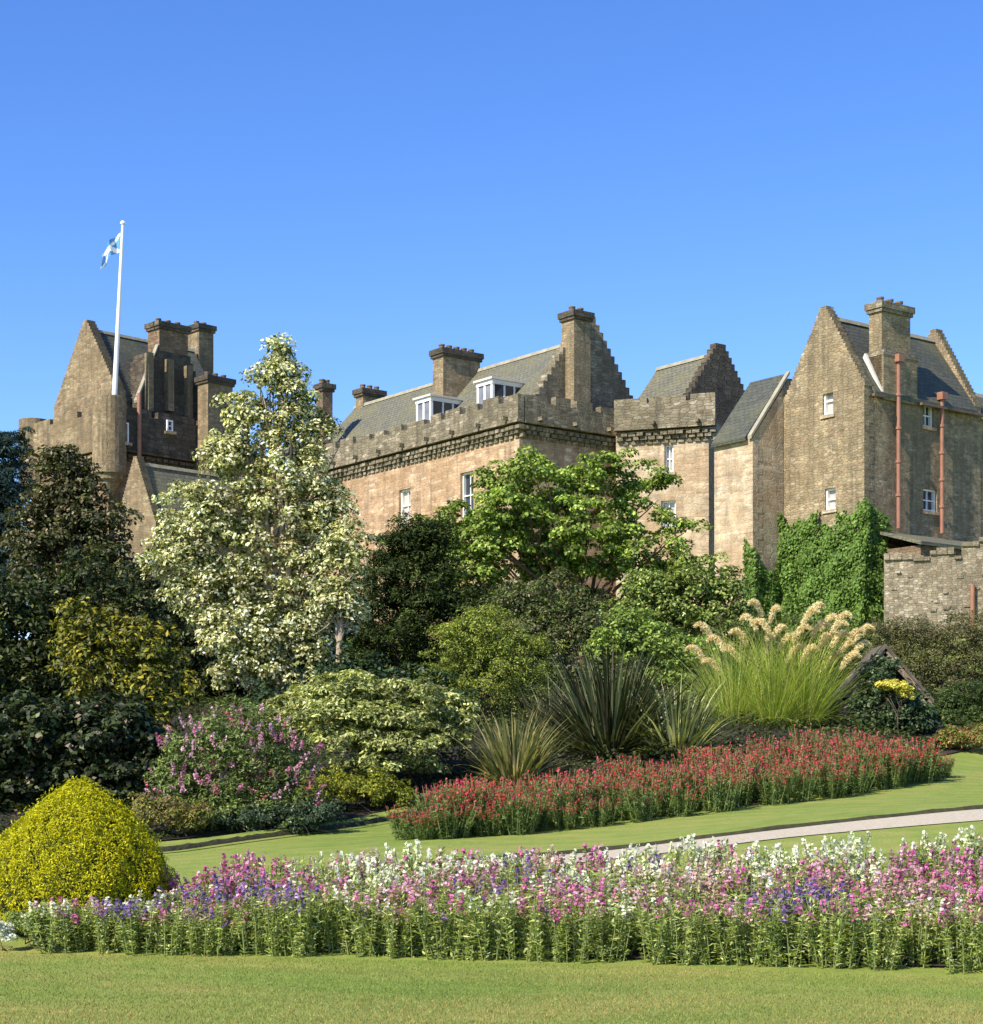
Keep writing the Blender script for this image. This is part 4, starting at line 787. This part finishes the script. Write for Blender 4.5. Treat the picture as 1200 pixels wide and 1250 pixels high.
# sword-leaved plants
def blades(x, y, z, n, Lr, spread, wd, pal, bend=0.7, seg=6, r0=0.15, jit=0.2):
    an = rng.random(n)*2*np.pi; el = np.radians(90 - np.abs(rng.normal(0, 1, n))*spread); el = np.clip(el, np.radians(12), np.radians(89)); L = rng.uniform(*Lr, n)
    h = np.stack([np.cos(an), np.sin(an), np.zeros(n)], 1); side = np.stack([-np.sin(an), np.cos(an), np.zeros(n)], 1)
    tw = rng.uniform(-0.9, 0.9, n); side = unit(side*np.cos(tw)[:, None] + h*np.sin(tw)[:, None])
    p = np.array([x, y, z]) + h*(rng.random(n)**0.5*r0)[:, None]; cols_ = palette(pal, n, jit); Vs = []; e = el.copy()
    for k in range(seg+1):
        f = k/seg; wk = wd*(0.55+0.9*f if f < 0.4 else (1-f)/0.6*0.91 + 0.0)*rng.uniform(0.95, 1.05)
        Vs.append(np.stack([p - side*wk/2, p + side*wk/2], 1))
        p = p + (h*np.cos(e)[:, None] + np.array([0, 0, 1])*np.sin(e)[:, None])*(L/seg)[:, None]
        e = e - bend*rng.uniform(0.4, 1.6, n)/seg*(0.3+1.4*f)
    V = np.stack(Vs, 1).reshape(n, -1, 3); m = V.shape[1]; base = np.arange(n)[:, None, None]*m
    q = np.array([[2*k, 2*k+1, 2*k+3, 2*k+2] for k in range(seg)])[None]; Q = (q + base).reshape(-1, 4)
    return V.reshape(-1, 3), Q, np.repeat(cols_, m, 0)
def sword(name, label, px, Y, n, Lr, spread, wd, pal, bend=0.7, r0=0.2, cat='plant', dead=None):
    x = X_of(px, Y); z = float(H(x, Y)); g = empty(name, (x, Y, z), label, cat)
    fol_obj('foliage', blades(x, Y, z, n, Lr, spread, wd, pal, bend, r0=r0), M_leaf, g)
    mb = MB(); lathe_mb(mb, (x, Y), [(r0*1.1, z-0.05), (r0, z+0.15), (r0*0.6, z+0.35), (0, z+0.4)], 12); mb.build('crown_base', M_soil, g); return g
sword('flax_lily', 'tall dark green sword-leaved clump at the middle of the border', 745, 38.4, 900, (1.0, 2.65), 46, 0.065, [(4, (0.026, 0.034, 0.012)), (2, (0.05, 0.06, 0.022)), (1, (0.16, 0.17, 0.09)), (1, (0.05, 0.035, 0.03))], 0.6, 0.6)
sword('flax_lily', 'cream-striped sword-leaved clump right of the tall dark one', 826, 38.0, 380, (0.9, 1.95), 54, 0.06, [(3, (0.42, 0.41, 0.20)), (3, (0.12, 0.14, 0.05)), (3, (0.05, 0.065, 0.022))], 0.75, 0.4)
sword('flax_lily', 'arching yellow-green strap-leaved clump below the feathery shrub', 628, 36.2, 420, (0.9, 1.8), 44, 0.05, [(3, (0.22, 0.20, 0.07)), (3, (0.12, 0.13, 0.045)), (1, (0.33, 0.28, 0.13)), (2, (0.05, 0.065, 0.025))], 0.9, 0.35)
sword('flax_lily', 'small bronze sword-leaved tuft left of the tall dark clump', 672, 40.5, 110, (0.8, 1.7), 28, 0.055, [(3, (0.06, 0.06, 0.03)), (1, (0.16, 0.16, 0.08))], 0.4, 0.25)

# plumed grass
pY = 43.0; px_ = X_of(945, pY); pz = float(H(px_, pY))
pg = empty('pampas_grass', (px_, pY, pz), 'tall arching yellow-green grass topped with cream plumes', 'plant')
fol_obj('foliage', joined([blades(px_ + dx, pY + dy, pz, 900, (0.8, 3.0), 38, 0.018, [(3, (0.26, 0.32, 0.055)), (2, (0.19, 0.25, 0.045)), (2, (0.38, 0.40, 0.12))], 1.0, r0=0.4, seg=7) for dx, dy in ((0, 0), (-0.85, 0.3), (0.7, 0.25))]), M_leaf, pg)
PLUME_W = 0.05
plum = [(852, 790), (862, 762), (878, 778), (872, 806), (917, 752), (925, 735), (933, 757), (944, 742), (948, 765), (937, 779), (958, 776), (905, 770), (975, 765), (986, 745), (993, 738), (998, 760), (1010, 752), (1020, 760), (1022, 772), (1030, 785), (1040, 770), (1052, 765), (1048, 785), (1035, 798), (1015, 798), (985, 790), (968, 790), (895, 790), (1005, 775), (1025, 750)]
for a, b in plum:
    y = pY + rng.uniform(-0.9, 0.7); top = np.array([X_of(a, y), y, Z_of(b, y)]); out = unit(np.array([top[0]-px_, rng.normal(0, 0.4), 0.0]) + [0.001, 0, 0])
    root = np.array([px_ + rng.normal(0, 0.45), pY + rng.normal(0, 0.35), pz]); mid = root*0.4 + top*0.6 + np.array([0, 0, 0.35])
    f = np.linspace(0, 1, 9)[:, None]; st = (1-f)**2*root + 2*f*(1-f)*mid + f**2*top
    sV, sQ, sC = tube_arr(st, np.linspace(0.014, 0.007, 9), 5, (0.25, 0.24, 0.08))
    n = 420; t = rng.random(n); ax = top + out*(t*0.42 - 0.14)[:, None] + np.array([0, 0, 1])*(0.75*t - 0.5*t**2.6 - 0.32)[:, None]
    p = ax + rand_dir(n)*(PLUME_W*np.sin(np.clip(t*0.9+0.1, 0, 1)*np.pi)+0.02)[:, None]
    lf = leaves(p, unit(rand_dir(n) + [0, -0.3, 0.4]), 0.10, 0.016, palette([(3, (0.59, 0.475, 0.24)), (2, (0.63, 0.545, 0.33)), (1, (0.46, 0.36, 0.155))], n, 0.15), droop=(out[0]*0.8, 0, -0.5))
    fol_obj('plume', joined([(sV, sQ, sC), lf]), M_petal, pg)

# timber arbour, right-hand shrubs
aY = 43.6; ax0, ax1, axm = X_of(1030, aY), X_of(1130, aY), X_of(1080, aY); az = float(H(ax0, aY))
ar = empty('arbour', (axm, aY, az), 'weathered timber arbour with a sloping roof half hidden by climbers', 'arbour')
zp, zr_ = Z_of(855, aY), Z_of(797, aY)
def bar(mb, p, q, wd, dp):
    p, q = Vector(p), Vector(q); d = (q-p).normalized(); s_ = d.cross(Vector((0, 1, 0))); 
    if s_.length < 0.1: s_ = d.cross(Vector((1, 0, 0)))
    s_.normalize(); t_ = d.cross(s_); c8 = []
    for e in (p, q):
        for i, j in ((-1, -1), (1, -1), (1, 1), (-1, 1)): c8.append(e + s_*i*wd/2 + t_*j*dp/2)
    for f in ((0, 1, 2, 3), (7, 6, 5, 4), (0, 4, 5, 1), (1, 5, 6, 2), (2, 6, 7, 3), (3, 7, 4, 0)): mb.face([c8[k] for k in f])
for x in (ax0, ax1):
    for y in (aY, aY+1.4):
        mb = MB(); bar(mb, (x, y, az-0.2), (x, y, zp+0.05), 0.26 if y == aY else 0.18, 0.2); mb.build('post', M_timber, ar)
mb = MB(); bar(mb, (ax0-0.05, aY-0.02, zp+0.02), (axm, aY-0.02, zr_), 0.16, 0.16); bar(mb, (ax1+0.05, aY-0.02, zp+0.02), (axm, aY-0.02, zr_), 0.16, 0.16); bar(mb, (axm, aY+0.07, zr_), (axm, aY+1.5, zr_), 0.12, 0.12); mb.build('rafter', M_timber, ar)
for sgn, xe in ((-1, ax0-0.16), (1, ax1+0.16)):
    mb = MB(); A_p = [(xe, aY-0.15, zp-0.08), (axm, aY-0.15, zr_+0.1), (axm, aY+1.6, zr_+0.1), (xe, aY+1.6, zp-0.08)]
    B_p = [(p[0], p[1], p[2]+0.1) for p in A_p]; mb.face(A_p); mb.face(B_p[::-1])
    for i in range(4): j = (i+1) % 4; mb.face([A_p[i], B_p[i], B_p[j], A_p[j]])
    mb.build('roof', M_thatch, ar)
plant('climber', 'dark green climber spilling over the front of the timber arbour', 'plant', 1075, 43.1,
  [(1070, 838, 26, 24), (1095, 860, 34, 26), (1062, 872, 22, 22), (1110, 880, 40, 20), (1080, 815, 18, 14)], [(4, (0.03, 0.055, 0.022)), (2, (0.055, 0.085, 0.03)), (1, (0.12, 0.14, 0.07))], sub_r=0.16, lpc=44, L=0.08, Wd=0.05, cover=0.8, trunk=0.03, mat=M_gloss)
plant('golden_shrub', 'small bright yellow-leaved shrub beside the timber arbour', 'shrub', 1098, 42.4,
  [(1092, 838, 14, 5), (1106, 846, 9, 10), (1080, 836, 8, 4)], [(3, (0.52, 0.44, 0.08)), (1, (0.30, 0.28, 0.06))], sub_r=0.08, lpc=40, L=0.05, Wd=0.03, cover=0.9, trunk=0.02)
plant('heather_shrub', 'brownish-green bushy shrub below the ruined garden wall', 'shrub', 1130, 50,
  [(1085, 785, 30, 26), (1120, 780, 36, 28), (1165, 778, 40, 26), (1210, 775, 40, 30), (1100, 815, 40, 28), (1150, 815, 46, 28), (1200, 815, 40, 30), (1130, 850, 60, 24)],
  [(3, (0.085, 0.09, 0.03)), (2, (0.12, 0.11, 0.05)), (2, (0.05, 0.065, 0.02)), (1, (0.17, 0.13, 0.08))], sub_r=0.22, lpc=70, L=0.075, Wd=0.024, cover=0.85, trunk=0.06)
plant('hedge', 'low dark clipped hedge at the right edge above the lawn', 'hedge', 1180, 45.2,
  [(1150, 865, 40, 22), (1190, 862, 40, 24), (1230, 860, 40, 26), (1140, 880, 30, 14), (1185, 884, 40, 14)], [(4, (0.04, 0.065, 0.018)), (2, (0.075, 0.10, 0.028)), (1, (0.02, 0.035, 0.012))], sub_r=0.16, lpc=70, L=0.06, Wd=0.03, cover=1.0, trunk=0.05, lower=-0.9)
plant('bedding_clump', 'low mixed green and orange bedding clump at the right edge of the lawn', 'plant', 1185, 41.3,
  [(1160, 905, 20, 12), (1190, 902, 24, 13), (1220, 900, 24, 14)], [(3, (0.10, 0.15, 0.03)), (1, (0.35, 0.22, 0.06)), (1, (0.28, 0.07, 0.06))], sub_r=0.12, lpc=50, L=0.06, Wd=0.025, cover=0.9, trunk=0.02, part='foliage')

plant('laurustinus', 'mid-green shrub behind the cream plumes below the ivy', 'shrub', 985, 54,
  [(910, 800, 50, 40), (960, 795, 50, 40), (1010, 795, 50, 40), (1055, 800, 40, 40), (985, 830, 80, 40)], [(4, (0.04, 0.062, 0.015)), (2, (0.075, 0.10, 0.025)), (1, (0.12, 0.14, 0.04))], trunk=0.08, sub_r=0.25, lpc=50, L=0.10, Wd=0.05, cover=0.75)
# ivy on the gabled house
iv = empty('ivy', FM.P(aG-0.2, bG+1, 6.0), 'thick bright green ivy covering the foot of the tall gabled house', 'ivy')
IVY = [(4, (0.082, 0.14, 0.026)), (3, (0.115, 0.185, 0.036)), (1, (0.032, 0.055, 0.011))]
def ivy_sheet(F, side, plane, s0, s1, z0, ztop, n, thick):
    s = rng.uniform(s0, s1, n); z = z0 + rng.random(n)*(np.array([ztop(q) for q in s]) - z0); bul = thick*(0.4 + 0.6*np.clip((ztop(s0)+1.5-z)/5, 0, 1))*(0.75 + 0.35*np.sin(s*3.1+z*1.7)*np.sin(z*2.3-s))
    d = bul*rng.random(n)**0.35
    if side == 'left': q = np.stack([plane - d, s], 1); nn = -F.u
    else: q = np.stack([s, plane - d], 1); nn = -F.v
    xy = F.o + q[:, :1]*F.u + q[:, 1:]*F.v; c = np.concatenate([xy, z[:, None]], 1)
    nr = unit(np.array([nn[0], nn[1], 0.35]) + rng.normal(0, 0.42, (n, 3))); return leaves(c, nr, 0.17*rng.uniform(0.7, 1.3, n), 0.13, palette(IVY, n, 0.22), droop=(0, 0, -0.8))
zi = FM.Z(aG, bG, 622)
topf = lambda q: zi + 0.2*math.sin(q*2.1) + 0.2*math.sin(q*5.3+1) + 0.3*math.sin(q*13)*math.sin(q*7) - (0.7 if abs(q-(wg[1][0]+wg[1][1])/2) < 0.55 else 0)
arrs = [ivy_sheet(FM, 'left', aG, bG-0.5, bG1+0.1, 4.5, topf, 16000, 0.75), ivy_sheet(FM, 'right', bG, aG-0.3, aG+1.2, 4.5, lambda q: zi + 0.3 - 0.5*(q-aG), 5000, 0.8)]
zl2 = FM.Z(aL, bLr, 678); arrs.append(ivy_sheet(FM, 'right', bLr, aL+0.1, al1+0.2, 4.5, lambda q: zl2 + 0.5*math.sin(q*3) - 0.25*(q-aL), 3500, 0.5)); arrs.append(ivy_sheet(FM, 'left', aL, bLr-0.3, bLr+0.5, 4.5, lambda q: zl2+0.6+0.3*math.sin(q*5), 1500, 0.35))
fol_obj('foliage', joined(arrs), M_leaf, iv)
tubes('stem', [([FM.P(aG-0.08, bG + f*3.2 + 0.5, 5.0), FM.P(aG-0.06, bG + f*3.5 + 0.4, 7.5), FM.P(aG-0.05, bG + f*4 + 0.3, 10)], [0.08, 0.06, 0.03]) for f in (0, 0.3, 0.6, 1)], M_bark, iv, 6)

# ------------------------------------------------------------------ red penstemons and the front border: individual plants, shared meshes
def stem_plant(seed, nst, hh, rad, leaf, lw, pal, fpal, spike, flo, nl=16, nf=16, lean=0.12, ft=0.72, prob=0.9):
    global rng
    keep = rng; rng = np.random.default_rng(seed); L_, F_, ST = [], [], []
    for k in range(nst):
        a = rng.random()*6.283; r = rad*math.sqrt(rng.random()); b = np.array([r*math.cos(a)*0.6, r*math.sin(a)*0.6, 0]); tip = b + np.array([r*math.cos(a)*0.5 + rng.normal(0, lean*0.4), r*math.sin(a)*0.5 + rng.normal(0, lean*0.4), hh*rng.uniform(0.8, 1.08)])
        ST.append(tube_arr([b, (b+tip)/2 + rng.normal(0, 0.01, 3), tip], [0.0065, 0.0055, 0.0035], 4, (0.26, 0.31, 0.11)))
        t = rng.uniform(0.0, ft+0.05, nl); p = b + (tip-b)*t[:, None]; d = rand_dir(nl); d[:, 2] *= 0.4; d = unit(d); L_.append(leaves(p + d*leaf*0.45, unit(np.array([0, 0, 0.9]) - d*0.5 + rng.normal(0, 0.35, (nl, 3))), leaf*rng.uniform(0.7, 1.25, nl), lw, palette(pal, nl, 0.22)))
        if rng.random() < prob:
            f = rng.uniform(1-spike, 1.03, nf); q = b + (tip-b)*f[:, None]; d = rand_dir(nf); bc = palette(fpal, 1, 0.15)[0]; wid = 0.034*(1.25 - 0.8*np.clip((f-(1-spike))/spike, 0, 1))
            F_.append(leaves(q + d*wid[:, None]*[1, 1, 0.6], unit(d + rng.normal(0, 0.4, (nf, 3)) + [0, 0, 0.3]), flo*rng.uniform(0.8, 1.25, nf), flo*0.85, np.clip(bc*np.exp(rng.normal(0, 0.2, (nf, 1))), 0, 0.9)))
    out = joined(ST + L_), joined(F_); rng = keep; return out
GR = [(3, (0.24, 0.29, 0.08)), (2, (0.30, 0.34, 0.12)), (1.5, (0.14, 0.19, 0.05)), (1.5, (0.40, 0.42, 0.20))]
FC = {'pink': [(3, (0.40, 0.13, 0.245)), (1.5, (0.44, 0.24, 0.30)), (1.5, (0.36, 0.085, 0.21))], 'white': [(3, (0.55, 0.56, 0.40)), (1, (0.46, 0.52, 0.28))], 'purple': [(2, (0.16, 0.09, 0.23)), (1, (0.25, 0.16, 0.29)), (1, (0.11, 0.065, 0.20))], 'rose': [(2, (0.42, 0.27, 0.26)), (1, (0.36, 0.17, 0.20)), (1, (0.45, 0.34, 0.29))]}
LAB = {'pink': 'bright pink flower spikes on a leafy stem clump in the long front border', 'white': 'creamy white flower spikes on a leafy stem clump in the long front border', 'purple': 'violet flower spikes on a leafy stem clump in the long front border', 'rose': 'pale rose flower spikes on a leafy stem clump in the long front border'}
variants = {}
for kk, cname in enumerate(FC):
    for v in range(6):
        fo, fl_ = stem_plant(100*kk+v, 13, 0.66, 0.22, 0.072, 0.021, GR, FC[cname], 0.2, 0.036, nl=40, nf=18, prob=(0.95, 0.85, 0.7, 0.55, 0.36, 0.2)[v], ft=0.9)
        variants[cname, v] = (np_mesh('border_plant_foliage', *fo), np_mesh('border_plant_blossom', *fl_))
        variants[cname, v][0].materials.append(M_leaf); variants[cname, v][1].materials.append(M_petal)
BEST = [0]
def pick(px, d):
    r = random.random()
    def g(x, d0, w, dw, p): return p*math.exp(-((px-x)/w)**2 - ((d-d0)/dw)**2)
    sc = {'pink': 0.26 + g(330, .75, 90, .4, 1.6) + g(560, .7, 60, .5, 1.0) + g(1080, .6, 90, .35, 1.6) + g(705, .2, 35, .2, 1.8) + g(870, .3, 30, .3, .8) + g(1170, .7, 50, .4, 1.2) + g(215, .5, 50, .4, .6),
          'white': 0.16 + g(480, .8, 60, .4, 1.2) + g(140, .6, 40, .5, .9) + g(660, .8, 70, .4, .8) + g(950, .95, 190, .22, 2.6) + g(760, .9, 90, .3, 1.4) + g(1130, .95, 90, .2, 1.3),
          'purple': 0.05 + g(310, .35, 60, .3, 1.0) + g(200, .4, 50, .35, .9) + g(640, .5, 40, .3, .9) + g(965, .25, 45, .2, 2.6) + g(830, .5, 40, .3, .5) + g(110, .4, 30, .4, .25),
          'rose': 0.18 + g(480, .3, 60, .3, .9) + g(780, .6, 80, .4, .8) + g(850, .6, 80, .4, .7)}
    BEST[0] = max(sc.values()); sc = {k: q**1.25 for k, q in sc.items()}; tot = sum(sc.values()); r *= tot
    for k, v in sc.items():
        r -= v
        if r <= 0: return k
    return 'white'
NROW, NCOL = 9, 36
for i in range(NROW):
    d = (i+0.5)/NROW
    for j in range(NCOL):
        px = 72 + (j + 0.5*(i % 2) + random.uniform(-0.3, 0.3))*(1200/NCOL)
        fy = 18.9 + (16.4-18.9)*px/1200; by = 21.4 + (20.2-21.4)*px/1200; Y = fy + 0.14 + (by-fy-0.2)*d + random.uniform(-0.13, 0.13)
        if px < 215 and Y > yY - 0.98: continue
        if (i*NCOL+j) % 11 == 10: continue
        x = X_of(px, Y); cname = pick(px, d); v = random.choice((0, 0, 1, 2, 3, 4)) if d > 0.4 or BEST[0] > 0.9 else random.choice((3, 4, 4, 5, 5))
        o = bpy.data.objects.new('border_flower', variants[cname, v][0]); col.objects.link(o)
        hs_ = random.uniform(0.82, 1.12)*(0.86 + 0.24*d)*(1.0 if px > 280 else 0.8); hs_ *= 1.04 if cname == 'white' and d > .7 else 1
        o.location = (x, Y, float(H(x, Y))); o.rotation_euler = (0, 0, random.uniform(0, 6.28)); o.scale = (1.15, 1.15, hs_)
        tag(o, LAB[cname], 'flower', cname + ' flowers in the long front border')
        b = bpy.data.objects.new('blossom', variants[cname, v][1]); col.objects.link(b); b.parent = o
RG = [(3, (0.09, 0.14, 0.04)), (2, (0.14, 0.19, 0.055)), (1, (0.05, 0.08, 0.025))]
RF = [(3, (0.34, 0.036, 0.040)), (2, (0.33, 0.07, 0.07)), (1, (0.24, 0.03, 0.06)), (1, (0.26, 0.10, 0.07))]
rv = []
for v in range(6):
    fo, fl_ = stem_plant(900+v, 20, 0.66, 0.34, 0.09, 0.022, RG, RF, 0.34, 0.036, nl=38, nf=14, ft=0.82, prob=0.72)
    a, b = np_mesh('penstemon_foliage', *fo), np_mesh('penstemon_blossom', *fl_); a.materials.append(M_leaf); b.materials.append(M_petal); rv.append((a, b))
fr = resample([(505, 28.6), (525, 28.35), (800, 30.2), (1000, 32.6), (1100, 34.4), (1125, 35.4)], 31); bk = resample([(520, 29.6), (560, 31.4), (700, 33.4), (900, 35.8), (1090, 37.6), (1130, 37.0)], 31)
for i in range(7):
    for j in range(31):
        f = (i+0.3+random.uniform(-0.3, 0.3))/7; p = fr[j]*(1-f) + bk[j]*f + np.array([random.uniform(-0.3, 0.3), random.uniform(-0.12, 0.12)])
        if j < 2 and i > 3: continue
        a, b = random.choice(rv); o = bpy.data.objects.new('penstemon', a); col.objects.link(o); o.location = (p[0], p[1], float(H(p[0], p[1]))); o.rotation_euler = (0, 0, random.uniform(0, 6.28)); s_ = random.uniform(0.65, 1.28)*(0.75 if j < 2 or j > 28 else 1)*(0.85 if i == 0 else 1); o.scale = (1.05, 1.05, s_)
        tag(o, 'red flowered penstemon clump in the long bed beside the curving lawn', 'flower', 'red penstemons in the bed by the lawn')
        c = bpy.data.objects.new('blossom', b); col.objects.link(c); c.parent = o

# ------------------------------------------------------------------ short grass blades on the near lawn
n = 150000; gx_ = rng.uniform(-5.2, 5.2, n); gy2 = 11.8 + (rng.random(n)**1.1)*8.0; lim = 18.95 + (16.3-19.0)*(gx_/gy2*F_PX+600)/1200
k = gy2 < lim + 0.05; gx_, gy2 = gx_[k], gy2[k]; n = len(gx_)
a = rng.random(n)*6.283; hgt = rng.uniform(0.010, 0.028, n); base = np.stack([gx_, gy2, H(gx_, gy2)-0.003], 1); sd_ = np.stack([np.cos(a), np.sin(a), np.zeros(n)], 1)*0.004
tip = base + np.stack([rng.normal(0, 0.012, n), rng.normal(0, 0.012, n), hgt], 1)
pn_ = 0.5 + 0.5*np.sin(gx_*0.8 + 1.9*np.sin(gy2*0.7+1))*np.sin(gy2*1.6 + 1.4*np.sin(gx_*0.9+2))*1.3 + rng.normal(0, 0.22, n)
ca, cb = np.array([0.18, 0.255, 0.045]), np.array([0.37, 0.29, 0.10]); C = ca + (cb-ca)*np.clip(pn_, 0, 1)[:, None]; C = C*np.exp(rng.normal(0, 0.2, (n, 1)))
V = np.stack([base - sd_, base + sd_, tip], 1).reshape(-1, 3)
o = link('grass', np_mesh('grass', V, np.arange(n*3).reshape(n, 3), np.repeat(C, 3, 0)), M_leaf); tag(o, kind='stuff', label='short sunlit grass on the near lawn')
